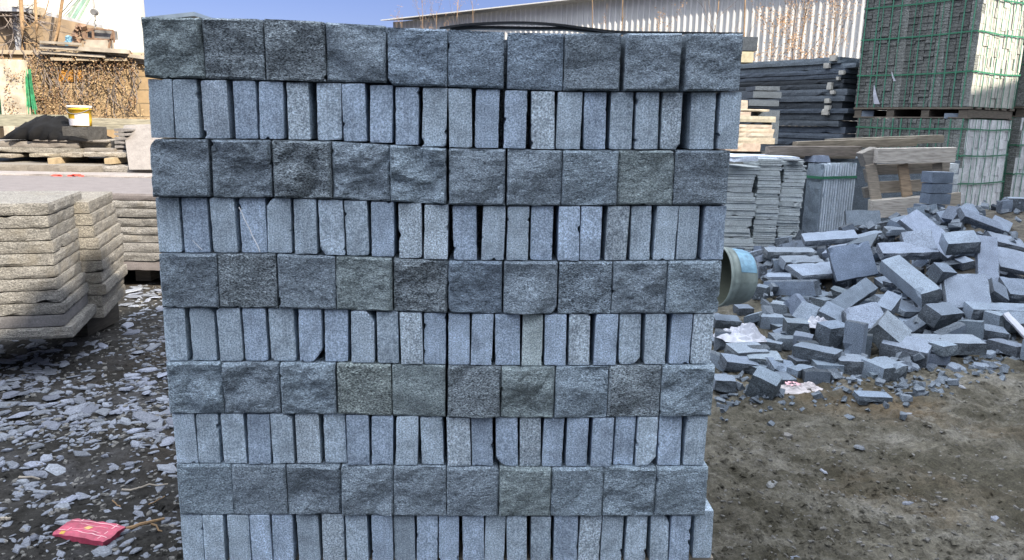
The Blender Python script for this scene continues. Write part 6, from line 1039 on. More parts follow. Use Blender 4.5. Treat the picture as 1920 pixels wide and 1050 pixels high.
KEY = [
 (1812, 547, .20, (.26, .24, .04), (-.25, -.75, .62), .08, (1.25, 1.25, 1.3), "large pale square slab tilted towards the viewer, right of the pile centre"),
 (1705, 525, .24, (.13, .46, .10), (-.25, -.35, .9), .75, (1.05, 1.08, 1.1), "long pale beam of stone slanting down right at the pile centre"),
 (1594, 560, .16, (.42, .10, .09), (.2, -.6, .75), .42, (.72, .76, .80), "long dark stone beam slanting up right in the pile's front"),
 (1598, 490, .24, (.30, .26, .03), (-.15, -.88, .45), .25, (.80, .86, .98), "big bluish slab tilted up behind the dark beam"),
 (1618, 418, .30, (.30, .24, .04), (-.12, -.9, .42), .05, (.78, .80, .80), "square rough slab standing near the top left of the pile"),
 (1535, 507, .17, (.44, .20, .04), (.05, -.25, .97), .1, (1.1, 1.12, 1.18), "flat wide slab on the left slope with a pale top"),
 (1555, 446, .25, (.42, .16, .05), (-.15, -.3, .95), .35, (1.1, 1.12, 1.18), "long pale slab sloping up right on the upper left slope"),
 (1480, 474, .18, (.40, .12, .06), (.0, -.2, .98), .03, (1.0, 1.0, 1.0), "flat brick-like stone at the far left end of the upper slope"),
 (1502, 492, .15, (.34, .12, .07), (.05, -.3, .95), .0, (.9, .9, .9), "grey flat stone just below the left end of the upper slope"),
 (1745, 440, .36, (.20, .42, .04), (.05, -.65, .75), .55, (1.2, 1.2, 1.3), "long pale slab sliding down left from the top of the pile"),
 (1700, 470, .33, (.36, .14, .06), (-.1, -.4, .9), .15, (1.15, 1.15, 1.22), "pale slab block just above the long pale beam"),
 (1850, 485, .30, (.13, .34, .04), (-.1, -.75, .65), -.15, (1.12, 1.12, 1.2), "narrow pale slab standing behind the large square slab"),
 (1838, 415, .40, (.34, .12, .05), (.3, -.45, .8), -.6, (.75, .78, .86), "dark slab leaning down right from the top of the pile"),
 (1722, 455, .36, (.16, .16, .05), (-.3, -.6, .75), .3, (1.1, 1.1, 1.15), "pale squarish offcut near the top of the pile"),
 (1770, 645, .06, (.40, .14, .07), (.0, -.12, .99), .03, (1.05, 1.05, 1.05), "long flat pale stone at the bottom front of the pile"),
 (1870, 585, .12, (.36, .12, .08), (.0, -.2, .98), -.05, (1.05, 1.08, 1.12), "long pale stone beneath the large square slab"),
 (1560, 630, .10, (.13, .10, .12), (0, -.1, .99), .35, (.8, .85, .92), "upright bluish block in the front of the pile"),
 (1622, 600, .14, (.18, .16, .06), (-.3, -.55, .8), .5, (1.15, 1.15, 1.22), "pale tilted offcut right of the upright bluish block"),
 (1665, 625, .10, (.16, .15, .10), (.35, -.55, .75), .4, (1.1, 1.1, 1.08), "chunky wedge with a pale broken face in the front"),
 (1700, 655, .05, (.20, .14, .08), (-.1, -.2, .95), -.2, (1.05, 1.05, 1.1), "flat pale block right of the chunky wedge"),
 (1550, 690, .03, (.12, .10, .06), (0, 0, 1), -.1, (.8, .85, .88), "small flat block in front, left of the pale topped blocks"),
 (1593, 688, .035, (.13, .10, .08), (0, -.05, 1), -.05, (1.02, 1.02, 1.04), "pale topped block at the very front of the pile, left of two"),
 (1655, 697, .035, (.15, .12, .08), (.05, -.05, 1), -.35, (.95, .98, 1.0), "pale topped block at the very front of the pile, right of two"),
 (1432, 722, .05, (.10, .10, .10), (.15, -.3, .92), .55, (.85, .9, .92), "cube tipped on its edge at the left front of the pile"),
 (1500, 700, .03, (.12, .06, .06), (0, 0, 1), .6, (.8, .85, .9), "small block lying above the pink printed bag"),
 (1465, 690, .03, (.14, .10, .04), (.3, -.3, .9), -.6, (.85, .9, .98), "slanting small slab left of the pink printed bag"),
 (1492, 613, .09, (.11, .09, .07), (0, -.05, 1), -.12, (.85, .88, .88), "grey cube sitting on a flat stone beside the white cloth"),
 (1445, 602, .035, (.13, .10, .07), (0, 0, 1), -.08, (1.05, 1.08, 1.1), "pale topped block below the bucket"),
 (1462, 577, .06, (.10, .09, .06), (0, 0, 1), -.5, (1.0, 1.0, .98), "square stone right of the bucket"),
 (1498, 578, .10, (.06, .14, .09), (.5, -.4, .75), -.3, (.85, .88, .98), "block tipped up on end right of the bucket"),
 (1470, 640, .03, (.13, .10, .06), (0, 0, 1), -.05, (.85, .86, .86), "brick shaped stone in front of the cloth"),
 (1525, 648, .03, (.14, .08, .06), (0, 0, 1), -.15, (.9, .9, .9), "brick shaped stone right of the one before the cloth"),
 (1360, 603, .04, (.15, .09, .05), (.1, -.15, 1), -.45, (.9, .95, 1.0), "slanting flat block beside the stack's right edge under the bucket"),
 (1357, 718, .03, (.09, .09, .05), (0, 0, 1), -.1, (.9, .92, .95), "small block touching the right edge of the granite stack"),
 (1385, 682, .04, (.16, .08, .05), (.2, -.2, 1), -.6, (.95, .98, 1.05), "slanting block between the stack edge and the tipped cube"),
 (1400, 660, .06, (.16, .12, .05), (0, -.1, 1), .2, (1.1, 1.1, 1.1), "flat pale topped stone under the white plastic sheet"),
 (1430, 672, .05, (.15, .12, .04), (0, -.05, 1), -.1, (1.1, 1.12, 1.1), "flat pale square stone above the tipped cube"),
 (1520, 595, .11, (.16, .14, .06), (-.2, -.5, .85), -.4, (.85, .88, .92), "rough slab piece between the tipped block and the dark beam"),
 (1560, 590, .13, (.18, .12, .05), (.2, -.3, .9), .4, (.8, .84, .9), "bluish offcut at the lower end of the dark beam"),
 (1765, 590, .14, (.20, .10, .08), (.2, -.3, .9), -.1, (.75, .78, .82), "dark block between the long pale beam and the square slab"),
 (1662, 575, .18, (.22, .08, .08), (.1, -.3, .9), .6, (1.0, 1.03, 1.1), "stubby stone bar crossing below the long pale beam"),
 (1900, 490, .25, (.26, .20, .04), (.1, -.6, .8), -.3, (1.15, 1.15, 1.22), "pale slab at the right picture edge on the pile's slope"),
 (1885, 455, .28, (.22, .12, .05), (.2, -.4, .9), -.5, (1.1, 1.1, 1.15), "pale slab just under the white plastic bag"),
 (1800, 455, .38, (.18, .12, .08), (-.2, -.4, .9), .3, (1.05, 1.08, 1.12), "pale faced block at the upper right of the pile"),
 (1872, 428, .34, (.20, .12, .08), (.2, -.4, .9), .5, (.85, .88, .95), "bluish chunk left of the white plastic bag"),
 (1912, 545, .16, (.22, .14, .06), (.1, -.5, .85), -.2, (.85, .88, .95), "grey slab at the right edge level with the square slab"),
 (1868, 548, .18, (.14, .10, .06), (.4, -.5, .8), .6, (.7, .73, .78), "dark chunk touching the right side of the square slab"),
 (1905, 600, .10, (.18, .12, .06), (.0, -.4, .9), .2, (.85, .88, .92), "chunk at the right edge beneath the grey slab"),
 (1860, 625, .06, (.12, .09, .06), (.1, -.2, .9), -.6, (.75, .78, .82), "dark lump right of the long flat bottom stone"),
 (1795, 405, .40, (.24, .12, .06), (-.3, -.5, .8), .5, (.85, .88, .95), "block crowning the very top of the rubble pile"),
 (1690, 420, .34, (.20, .10, .07), (.1, -.3, .9), .3, (.75, .8, .85), "dark block on the ridge right of the standing square slab"),
 (1765, 512, .28, (.10, .09, .08), (.2, -.4, .9), -.2, (.8, .84, .9), "small cube left of the narrow standing slab"),
]
kpos = []
for k, (px, py, z, d, nv, spn, c_, lab) in enumerate(KEY):
    p = on_z(px, py, z); p = on_z(px, py, z+.2*Hm(p.x, p.y)); p.z = max(p.z, .5*d[2]+.0)
    d = tuple(q*(.86 if max(d) > .24 else 1.0) for q in d)
    n3 = tuple(max(2, int(x/.03)) for x in d[:2])+(3,)
    sf = ('frl', 'fr', 'rlf', 'flb', 'frlb', 'fbl', 'flr')[k % 7]
    vf = lattice(*d, n3, sf, .012 if d[2] > .045 else .008, 400+k, .003, (rc.uniform(0, .08), rc.uniform(0, .08)), freq=18, z0=-d[2]/2)
    o = link("granite_offcut", mesh("granite_offcut", vf, (M_chunk, M_chunkr)), None, None, p, facing_rot(nv, spn)); col(o, c_); tag(o, lab, "stone offcut", RG)
    kpos.append((p, max(d)))
pool = []
for k in range(28):
    pass
seen = 0
for k, (w_, l_, t_, x, y, z, rx, ry, rz) in enumerate(PILE):
    z += .2*Hm(x, y)
    px, py = project((x, y, z))
    if any((Vector((x, y, z))-p).length < .30*(m_*.5+max(w_, l_)*.5) for p, m_ in kpos): continue
    if px > 1950 or px < 1330: continue
    n3 = (max(2, int(w_/.03)), max(2, int(l_/.03)), 2 if t_ < .06 else 3)
    sf = rc.choice(('frl', 'frb', 'fbrl', 'lbr', 'f', 'fbl', 'rlf', 'fbru')); tp = (rc.uniform(0, .22), rc.uniform(0, .12)) if rc.random() < .5 else (0, 0)
    vf = lattice(w_, l_, t_, n3, sf, .010, 500+k, .0028, tp, freq=20, z0=-t_/2)
    o = link("granite_offcut", mesh("granite_offcut", vf, (M_chunk, M_chunkr)), None, None, (x, y, z), (rx, ry, rz))
    b_ = rc.uniform(.55, 1.22); col(o, (b_*rc.uniform(.94, 1.0), b_, b_*rc.uniform(1.0, 1.08)))
    sz = "flat slab-like" if t_ < .045 and max(w_, l_) > .19 else "long bar-like" if max(w_, l_) > .3 else "small" if max(w_, l_) < .13 else "blocky"
    lab = f"{sz} loose granite offcut lying {region(px, py)}"
    tag(o, lab, "stone offcut", f"{sz} offcuts {region(px, py)}")
m = MB(); rq = random.Random(61); _wb = on_z(1500, 733, 0)
for k in range(1900):
    if k < 1500: x = rq.uniform(1.3, 5.0); y = rq.uniform(2.9, 6.3)
    else: px = rq.uniform(1345, 1935); py = (745 if px < 1700 else 745-(px-1700)*.36)+rq.gauss(-8, 20); q = on_z(px, py, 0); x, y = q.x, q.y
    if not .26 < x/y < .75: continue
    if math.hypot(x-_wb.x, y-_wb.y) < .13: continue
    if k < 1500 and Hm(x, y) < .01 and y < 2.8+max(0, (x-1.0))*.55: continue
    s = rq.choice((.012, .018, .025, .035, .05))*(1.15 if k < 1500 else .6); z = Hm(x, y)+rq.uniform(0, .07 if k < 1500 else .004)+(gh(x, y) if Hm(x, y) < .01 else 0)
    dd = [s*rq.uniform(.6, 1.5), s*rq.uniform(.5, 1.1), s*rq.uniform(.3, .8)]; b0 = len(m.v)
    m.box((x, y, z+dd[2]*.3), dd, (rq.uniform(-.7, .7), rq.uniform(-.7, .7), rq.uniform(0, 6)))
    for q in range(b0, len(m.v)): v = m.v[q]; m.v[q] = (v[0]+rq.uniform(-.18, .18)*s, v[1]+rq.uniform(-.18, .18)*s, v[2]+rq.uniform(-.15, .15)*s)
o = m.build("stone_fragments", M_chunk, origin=(3, 4.5, 0)); tag(o, "small angular stone fragments filling gaps and fringing the rubble pile", "fragments", kind="stuff"); col(o, .7)
# stacked small blocks leaning before the broken pallet
for k, (px0, px1, y0, y1, rz, lab) in enumerate(((1744, 1788, 322, 344, .12, "top"), (1744, 1786, 344, 363, .1, "second"), (1741, 1783, 363, 384, .05, "third"), (1728, 1772, 384, 404, .1, "fourth"), (1722, 1775, 404, 428, -.1, "lowest"))):
    o = pxbox("granite_sett", px0, y0, px1, y1, 5.75, .13, M_chunk, (.66, .70, .76), f"{lab} block of the small column of setts before the broken pallet", "stone block", "column of five setts on the rubble pile", rz=rz, cell=.03)
# ---------------- bucket on its side ----------------
bc = on_y(1345, 518, 3.75); bd = empty("tipped_bucket", bc, "dirty white plastic bucket lying on its side with blue print beside the granite stack", "bucket")
ax = Vector((.972, .20, -.05)).normalized(); e1 = ax.cross(Vector((0, 0, 1))).normalized(); e2 = e1.cross(ax)
if e2.z < 0: e2 = -e2
def brings(rows, mat, nm, n=36, a0=0, a1=2*math.pi, smooth=True):
    m = MB(); rr_ = []
    for s, r_ in rows:
        row = []
        for k in range(n+1): an = a0+(a1-a0)*k/n; row.append(len(m.v)); m.v.append(tuple(bc+ax*s+e1*(r_*math.cos(an))+e2*(r_*math.sin(an))))
        rr_.append(row)
    for p_, q_ in zip(rr_, rr_[1:]):
        for k in range(n): m.f.append((p_[k], p_[k+1], q_[k+1], q_[k]))
    return m.build(nm, mat, bd, smooth=smooth)
brings([(0, .145), (-.004, .152), (.012, .155), (.014, .150), (.03, .149), (.05, .148), (.052, .143), (.12, .138), (.15, .128), (.168, .10), (.172, 0)], M_bucket, "pail")
brings([(0, .145), (.15, .128), (.160, .1), (.162, 0)], simple("bucket_inside", (.05, .06, .045), .8, 12, .3), "inner_wall")
brings([(.054, .1445), (.12, .1395), (.145, .1315)], M_blue, "blue_print", 14, R(20), R(120))
m = MB()
a_ = bc+e2*.150+ax*.02; 
hp = [bc+e2*(.15*math.cos(t))+e1*(.15*math.sin(t))*0 - ax*(.10*math.sin(t)) for t in [0, .5, 1.0, 1.5]]
hp = [bc+e2*.15, bc+e2*.10-ax*.03-e1*.02, bc+e2*.03-ax*.045-e1*.01, bc-e2*.03-ax*.06]
m.tube(hp, .002, 5); hd = m.build("handle", M_iron, bd)
m = MB(); g0 = bc+e2*.03-ax*.045-e1*.01; g1 = bc-e2*.04-ax*.062; m.tube([g0, g1], .009, 8); gp = m.build("grip", M_red, bd, origin=None)
# ---------------- plastic litter ----------------
def bag(name, cpx, cpy, z, rx_, ry_, h_, mat, lab, seed, n=30, pts=None):
    c_ = on_z(cpx, cpy, z); m = MB(); nr = 14
    for j in range(nr+1):
        for i in range(n):
            th_ = 2*math.pi*i/n; r_ = j/nr
            out = 1+.42*noise.noise(Vector((math.cos(th_)*1.6+seed, math.sin(th_)*1.6, seed)))+.12*noise.noise(Vector((math.cos(th_)*4, math.sin(th_)*4, seed)))
            u = r_*math.cos(th_)*out; v = r_*math.sin(th_)*out; hh = max(0, 1-r_**2.2)
            zz_ = h_*hh*(.25+1.1*abs(noise.noise(Vector((u*2.1+seed, v*2.1, seed*1.7))))+.5*abs(noise.noise(Vector((u*5+seed, v*5, seed)))))+.003
            m.v.append((c_.x+u*rx_, c_.y+v*ry_, z+zz_+(.004*noise.noise(Vector((u*6, v*6, seed))) if r_ > .3 else 0)))
    for j in range(nr):
        for i in range(n): a_ = j*n+i; b_ = j*n+(i+1) % n; m.f.append((a_, b_, b_+n, a_+n))
    o = m.build(name, mat, origin=tuple(c_), smooth=False); tag(o, lab, "plastic bag"); md = o.modifiers.new("t", 'SOLIDIFY'); md.thickness = .0015; return o
bag("plastic_sheet", 1385, 634, .075, .12, .10, .075, M_bag, "crumpled white plastic sheet among the stones by the stack's right edge", 2.1)
bag("plastic_rag", 1533, 612, .09, .07, .05, .06, M_bag, "small crumpled white and blue rag in the middle of the offcuts", 5.4)
pb = bag("printed_bag", 1500, 733, .008, .095, .062, .035, simple("creased_white_film", (.44, .41, .42), .5, 25, .12, .004), "white plastic bag with pink print lying on the mud before the pile", 8.2)
# pink print
m = MB(); c_ = pb.location
for k in range(7):
    a_ = k*.9; q = Vector((-.03+.022*math.cos(a_), .0+.018*math.sin(a_), .030)); 
    m.v += [tuple(c_+q+Vector((dx, dy, .004*dz))) for dx, dy, dz in ((-.011, -.004, 0), (.011, -.006, 1), (.009, .006, 0), (-.009, .007, 1))]; m.f.append(tuple(range(k*4, k*4+4)))
pk = m.build("pink_print", M_packl, origin=c_); pk.parent = pb; pk.location = (0, 0, -.001)
wb = on_z(1880, 440, .26); m = MB()
for j in range(15):
    th_ = math.pi*j/14
    for i in range(24):
        ph_ = 2*math.pi*i/24; d = Vector((math.sin(th_)*math.cos(ph_), math.sin(th_)*math.sin(ph_), math.cos(th_)*.85))
        r_ = .095*(1+.28*noise.fractal(d*2.6, 1, 2, 4)); m.v.append(tuple(wb+d*r_+Vector((0, 0, .03 if (j == 0) else 0))))
for j in range(14):
    for i in range(24): m.f.append((j*24+i, j*24+(i+1) % 24, (j+1)*24+(i+1) % 24, (j+1)*24+i))
tag(m.build("plastic_bag", M_bag, origin=tuple(wb), smooth=False), "full knotted white plastic bag on the upper right of the rubble pile", "plastic bag")
# broken white board at far right
p = on_z(1905, 612, .10); o = link("white_board_piece", mesh("white_board_piece", lattice(.035, .16, .015, (2, 6, 1), 'lr', .008, 9, .003)), M_bag, None, p, facing_rot((-.1, -.7, .7), .5)); tag(o, "broken cream board piece poking up at the right picture edge", "board")
# ---------------- chips and mud litter ----------------
rf = random.Random(99)
def chipmesh(s, th_, mat_seed):
    k = rf.randint(4, 7); el = rf.uniform(1.2, 2.3); a0 = rf.uniform(0, 6); v = []; tp = rf.uniform(.72, .92)
    an = sorted(rf.uniform(0, 2*math.pi) for _ in range(k))
    an = [2*math.pi*i/k+rf.uniform(-.35, .35) for i in range(k)]
    ring = [(s*el*math.cos(a)*rf.uniform(.8, 1.1), s*math.sin(a)*rf.uniform(.8, 1.1)) for a in an]
    v = [(x, y, 0) for x, y in ring]+[(x*tp, y*tp, th_*rf.uniform(.7, 1.2)) for x, y in ring]
    f = [tuple(range(k))[::-1], tuple(range(k, 2*k))]+[(i, (i+1) % k, k+(i+1) % k, k+i) for i in range(k)]
    return v, f
cnt = 0; tries = 0; placed = []
while cnt < 285 and tries < 9000:
    tries += 1
    px = rf.uniform(-25, 335); py = 535+(rf.random()**1.25)*(1040-535)
    if py < 640 and px < 250-(640-py)*0: 
        if px < 235: continue
    d_ = .95 if py < 820 else .28 if py < 900 else .10
    d_ *= .35+.9*max(0, .5+noise.fractal(Vector((px*.012, py*.014, 7)), 1, 2, 3))
    if 120 < px < 330 and 840 < py < 960: d_ *= .45
    if px > 200 and 640 < py < 700: d_ *= .6
    if rf.random() > d_: continue
    p = on_z(px, py, 0.0)
    s = rf.choice((.008, .010, .013, .016, .02, .026))*rf.uniform(.8, 1.2)*(1.15 if py < 800 else .9)
    if any((p.xy-q).length < s*.9 for q in placed): continue
    placed.append(p.xy.copy()); h_ = gh(p.x, p.y)
    b_ = rf.uniform(.55, 1.25)
    o = link("stone_flake", mesh("stone_flake", chipmesh(s, rf.uniform(.003, .007), 0)), M_chip, None, (p.x, p.y, max(h_, gh(p.x+s*.8, p.y), gh(p.x-s*.8, p.y))+.001), (rf.uniform(-.16, .16), rf.uniform(-.16, .16), rf.uniform(0, 6.28)))
    col(o, (b_, b_, b_*rf.uniform(.96, 1.06)))
    zn = "beside the granite stack" if px > 225 else "left of centre" if px > 100 else "by the left edge"
    zy = "just past the slab stacks" if py < 690 else "in the thick band of chips" if py < 830 else "on bare mud above the packet"
    if py > 940: zy = "around the red packet"
    br_ = "pale" if b_ > .95 else "grey" if b_ > .75 else "dark"
    tag(o, f"{br_} thin stone flake {zy}, {zn}", "stone flake", f"{br_} flakes {zy}, {zn}")
    cnt += 1
# small grit everywhere: one uncountable litter
m = MB()
for k in range(4600):
    if rf.random() < .6: px = rf.uniform(-25, 335); py = rf.uniform(535, 1060)
    else: px = rf.uniform(1325, 1945); py = rf.uniform(640, 1060)
    if px > 1300 and py < 700-(px-1640)*.1 and rf.random() < .6: continue
    p = on_z(px, py, 0); s = rf.choice((.0015, .002, .003, .004, .007))*rf.uniform(.7, 1.3)*(.75 if px > 1300 else 1)
    if px < 1000 and py < 830 and rf.random() < .5: s *= 1.3
    if px < 1000 and py > 830 and rf.random() < .6: continue
    v, f = chipmesh(s, s*rf.uniform(.3, .8), 0); m.add(v, f, Matrix.Translation((p.x, p.y, gh(p.x, p.y)-.0005)) @ Euler((rf.uniform(-.3, .3), rf.uniform(-.3, .3), rf.uniform(0, 6))).to_matrix().to_4x4())
gr = m.build("stone_grit", stone("grit_stone", (.05, .05, .05), (.22, .215, .20), 120, False, .3, .7), origin=(0, 0, 0)); tag(gr, "fine stone grit and crumbs scattered over the mud", "grit", kind="stuff")
# crumbly clods of the same mud
m = MB(); OC = [(1, 0, 0), (-.9, .3, 0), (-.2, .9, 0), (0, -1, 0), (.6, .6, 0), (.05, 0, .8), (-.4, -.3, .6), (.4, .2, .65)]
OF = [(0, 4, 7), (4, 2, 7), (2, 5, 7), (5, 0, 7), (2, 1, 5), (1, 6, 5), (1, 3, 6), (3, 5, 6), (3, 0, 5)]
for k in range(4000):
    if k % 4 == 0: px = rf.uniform(-25, 335); py = rf.uniform(600, 1060)
    else: px = rf.uniform(1325, 1945); py = 640+420*rf.random()**.8
    p = on_z(px, py, 0); s = rf.choice((.003, .004, .005, .007, .010, .015))*rf.uniform(.7, 1.3)
    if noise.noise(Vector((p.x*3.3, p.y*3.3, 5))) < rf.uniform(-.6, .25): continue
    an = rf.uniform(0, 6.28); ca, sa = math.cos(an), math.sin(an); z = gh(p.x, p.y)-s*.15; b0 = len(m.v)
    for x, y, zz in OC:
        x *= s*rf.uniform(.6, 1.3); y *= s*rf.uniform(.6, 1.1); m.v.append((p.x+x*ca-y*sa, p.y+x*sa+y*ca, z+zz*s*rf.uniform(.4, 1.0)))
    m.f += [tuple(q+b0 for q in f) for f in OF]
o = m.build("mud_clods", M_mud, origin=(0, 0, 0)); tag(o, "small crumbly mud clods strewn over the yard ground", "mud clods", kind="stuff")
# a few individual stones on the right mud
for k, (px, py, s, c_, lab) in enumerate(((1473, 819, .022, (.9, .8, .65), "flat tan flake on the mud right of the stack"), (1866, 956, .016, (1.1, 1.1, 1.1), "pale flake on the mud near the right picture edge"), (1610, 845, .02, (.85, .85, .8), "flat grey stone half sunk in the mud at right centre"), (1700, 938, .018, (.9, .9, .9), "squarish grey stone sunk in the mud below the pile"), (1447, 920, .02, (1.05, 1, .85), "cream pebble on the brown mud patch near the stack"), (1800, 728, .016, (1.3, 1.25, 1.15), "small white pebble on the rusty mud beyond the wrapper"), (1705, 780, .016, (1.2, 1.2, 1.15), "small pale pebble in mid mud, nearer of two"), (1490, 1040, .018, (.9, .95, 1.0), "grey flake at the bottom edge right of the stack"), (1544, 885, .012, (1.3, 1.3, 1.3), "tiny white pebble beside the wheel rut"))):
    p = on_z(px, py, 0); o = link("stone_flake", mesh("stone_flake", chipmesh(s*.8, s*.3, 0)), M_chip, None, (p.x, p.y, gh(p.x, p.y)-.002), (.1, .05, k)); col(o, c_); tag(o, lab, "stone flake")
# small broken bits at the toe of the pile (right)
for k in range(34):
    px = rf.uniform(1560, 1935); py = 700-(px-1640)*.13+rf.uniform(-16, 14); p = on_z(px, py, 0); s = rf.uniform(.015, .035)
    o = link("stone_crumb", mesh("stone_crumb", chipmesh(s, s*rf.uniform(.4, .9), 0)), M_chunk, None, (p.x, p.y, gh(p.x, p.y)), (rf.uniform(-.3, .3), rf.uniform(-.3, .3), rf.uniform(0, 6))); b_ = rf.uniform(.7, 1.1); col(o, (b_, b_, b_*1.03))
    tag(o, f"small broken stone crumb at the {'left' if px < 1750 else 'right'} toe of the rubble pile", "stone crumb", f"crumbs at the {'left' if px < 1750 else 'right'} toe of the rubble pile")
m = MB()
for k in range(3600):
    px = rf.uniform(-25, 340); py = 520+(rf.random()**1.1)*540
    dn_ = (1 if py < 830 else .25)*(.25+1.2*max(0, .45+noise.fractal(Vector((px*.012, py*.014, 7)), 1, 2, 3)))
    if rf.random() > dn_ or (py < 640 and px < 225): continue
    p = on_z(px, py, 0); s = rf.choice((.004, .005, .007, .009, .012))*rf.uniform(.8, 1.2)
    v, f = chipmesh(s, s*.25, 0); m.add(v, f, Matrix.Translation((p.x, p.y, gh(p.x, p.y)+.0005)) @ Euler((rf.uniform(-.3, .3), rf.uniform(-.3, .3), rf.uniform(0, 6))).to_matrix().to_4x4())
o = m.build("flake_litter", M_chip, origin=(0, 0, 0)); tag(o, "carpet of tiny pale stone flakes between the larger flakes at left", "flake litter", kind="stuff"); col(o, .9)
# sticks
for k, (x0, y0, x1, y1, r_, lab) in enumerate(((232, 993, 308, 973, .0055, "thick dry stick right of the red packet"), (228, 919, 314, 912, .003, "long thin straw above the red packet"), (285, 985, 303, 997, .003, "short twig crossing the end of the thick stick"), (280, 950, 310, 935, .002, "thin twig near the foot of the stack above the thick stick"), (34, 893, 75, 896, .004, "short pale stick at left among the flakes"), (0, 980, 20, 978, .006, "stub of pale wood at the left picture edge"), (210, 940, 226, 952, .002, "tiny twig left of the thin straw"))):
    a = on_z(x0, y0, 0); b = on_z(x1, y1, 0); m = MB(); P = []
    for i in range(6):
        q = a+(b-a)*i/5; P.append(Vector((q.x+rf.uniform(-.002, .002), q.y+rf.uniform(-.003, .003), gh(q.x, q.y)+r_+.004)))
    m.tube(P, r_, 6, r_*.6); tag(m.build("stick", M_ledge if k in (1, 4, 5) else M_bark, origin=tuple(P[2])), lab, "stick", None)
# red packet
c_ = on_z(168, 1000, .0); hz = gh(c_.x, c_.y)+.002
pkt = empty("red_packet", (c_.x, c_.y, hz), "crushed pink red packet with pale lines lying on the mud at lower left", "packet", rz=R(-13))
nx_, ny_ = 26, 12; vs = []; W_, D_, T_ = .158, .078, .020
def pz(u, v): return T_*(1-.28*(abs(u)**6))*(1-.2*abs(v)**6)+.0035*noise.fractal(Vector((u*2.5, v*2, 6)), 1, 2, 4)
for j in range(ny_+1):
    for i in range(nx_+1):
        u = i/nx_*2-1; v = j/ny_*2-1; bx = 1+.03*noise.noise(Vector((v*3, 0, u)))-.05*(abs(v)**4)
        vs.append((u*W_/2*bx, v*D_/2*(1+.05*noise.noise(Vector((u*3, 5, 0)))), pz(u, v)))
nb_ = len(vs); fs = [(j*(nx_+1)+i, j*(nx_+1)+i+1, (j+1)*(nx_+1)+i+1, (j+1)*(nx_+1)+i) for j in range(ny_) for i in range(nx_)]
rim = [i for i in range(nx_+1)]+[(j)*(nx_+1)+nx_ for j in range(1, ny_+1)]+[ny_*(nx_+1)+i for i in range(nx_-1, -1, -1)]+[j*(nx_+1) for j in range(ny_-1, 0, -1)]
for q in rim: x, y, z = vs[q]; vs.append((x*.97, y*.97, 0))
for k in range(len(rim)): k2 = (k+1) % len(rim); fs.append((rim[k2], rim[k], nb_+k, nb_+k2))
link("wrapper", mesh("wrapper", (vs, fs)), M_pack, pkt, smooth=False)
def decal(name, u0, v0, u1, v1, mat):
    v_ = []; n_ = 10
    for i in range(n_+1):
        u = u0+(u1-u0)*i/n_
        for v in (v0, v1): v_.append((u*W_/2*.985, v*D_/2, pz(u, v)+.0012))
    link(name, mesh(name, (v_, [(2*i, 2*i+2, 2*i+3, 2*i+1) for i in range(n_)])), mat, pkt)
decal("printed_line", -.95, .60, .9, .66, M_packl); decal("printed_line", -.9, -.62, .92, -.56, M_packl); decal("printed_line", -.62, -.9, -.58, .9, M_packl); decal("printed_line", .70, -.9, .74, .9, M_packl)
decal("emblem", -.10, -.22, .08, .2, M_gold); decal("torn_label", -.72, -.97, -.55, -.72, M_yellow)
decal("printed_line", -.5, .30, .6, .33, M_packl); decal("printed_line", -.5, -.35, .6, -.32, M_packl)
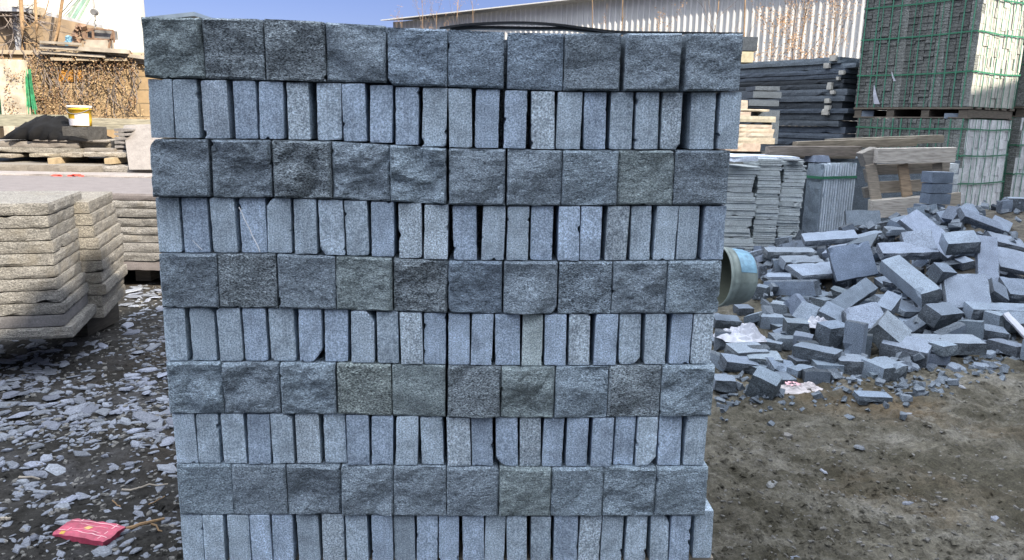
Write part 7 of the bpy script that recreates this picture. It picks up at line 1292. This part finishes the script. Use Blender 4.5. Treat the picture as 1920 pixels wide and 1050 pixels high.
# ---------------- bare saplings in front of the shed ----------------
def sapling(px, pyb, pyt, Y, lab, seed, leaves=200, r=.02, spread=.5, lw=.5, ls_=.03, zb=0, depth=2, name="bare_sapling", fork=False, mat=None, top_only=0.0):
    rg = random.Random(seed); bot = on_y(px, pyb, Y); top = on_y(px, pyt, Y); base = Vector((bot.x, Y, zb)); t = empty(name, base, lab, "sapling", "bare saplings before the ribbed shed")
    m = MB(); P = [base]; n_ = 9
    for k in range(1, n_+1): P.append(Vector((bot.x+(top.x-bot.x)*k/n_+rg.uniform(-.03, .03), Y+rg.uniform(-.03, .03), (top.z)*k/n_)))
    m.tube(P, r, 6, r*.45); m.build("trunk", mat or M_bark, t, smooth=True)
    m = MB(); tips = []
    for k in range(10 if leaves < 600 else 20):
        s = rg.uniform(.35 if leaves < 600 else .42, 1); q = P[0].lerp(P[-1], s); i_ = min(n_-1, int(s*n_)); q = P[i_].lerp(P[i_+1], s*n_-i_)
        a_ = rg.uniform(0, 6.28); branchy(m, q, (math.cos(a_)*spread, math.sin(a_)*spread, 1), top.z*rg.uniform(.12, .3)*lw*1.6, r*.35, depth-1, rg, .5, 5, 0, tips, 3)
    m.build("branches", M_twig if mat is None else mat, t)
    if leaves:
        m = MB(); b0 = rv.random()
        for k in range(leaves):
            q = tips[rg.randrange(len(tips))]+Vector((rg.gauss(0, .045), rg.gauss(0, .045), rg.gauss(0, .06)))
            leaf(m, q, ls_*.7*rg.uniform(.5, 1.2))
        o = m.build("dry_leaves", M_seed, t); tag(o, kind="stuff")
    return t
YS1 = 22.0
sapling(792, 60, -6, YS1, "bare sapling with orange twigs, tallest left of the black strap", 1, 160, .014, .35, .5, .022)
sapling(752, 60, 28, YS1, "low orange sapling at the left end of the shed", 2, 220, .012, .5, .4, .022)
sapling(818, 60, 22, YS1, "low orange sapling right of the tallest one", 3, 260, .012, .5, .4, .022)
sapling(858, 60, -4, YS1, "narrow orange sapling, second from the right above the black strap", 4, 260, .014, .25, .5, .02)
sapling(887, 60, 2, YS1, "narrow sapling closest to the middle of the black strap", 5, 200, .012, .25, .5, .02)
sapling(1112, 70, -25, 14.0, "thin straight tan trunk before the shed, left of a thicker one", 6, 0, .011, .2, .2, .02)
sapling(1138, 62, 8, 15.0, "stunted twig with dark dry leaves between the straight trunks", 7, 90, .008, .2, .25, .02)
sapling(1171, 70, -25, 14.0, "thicker straight tan trunk before the shed above the strap's right end", 8, 0, .017, .2, .2, .02)
sapling(1235, 66, 36, 14.0, "low bush of pale pink dry leaves above the top course", 9, 420, .010, .9, .5, .022)
sapling(1218, 64, 44, 14.2, "low dry bush left of the pale pink one", 10, 200, .010, .8, .35, .02)
sapling(1347, 66, -25, 13.5, "forked bare grey sapling above the right end of the stack", 11, 0, .016, .7, .5, .02)
sapling(1402, 110, -30, 13.0, "straight tan trunk beside the small black block", 12, 0, .02, .3, .3, .02)
sapling(1494, 110, -30, 13.0, "dark bare trunk rising behind the dark plank stack", 13, 500, .02, .5, .5, .022, mat=M_twig)
sapling(1510, 108, -10, 13.3, "orange leaved sapling just right of the dark bare trunk", 14, 1500, .014, .4, .6, .022)
sapling(1450, 112, 48, 13.2, "round bush of dry orange leaves behind the dark planks", 15, 1600, .012, .9, .5, .022)
sapling(1568, 110, -15, 13.4, "orange leaved sapling nearest the tall strapped stack", 16, 900, .012, .4, .6, .02)
sapling(1590, 120, 20, 13.0, "thin bare sapling against the shed beside the tall strapped stack", 17, 40, .007, .5, .4, .02, mat=M_twig)
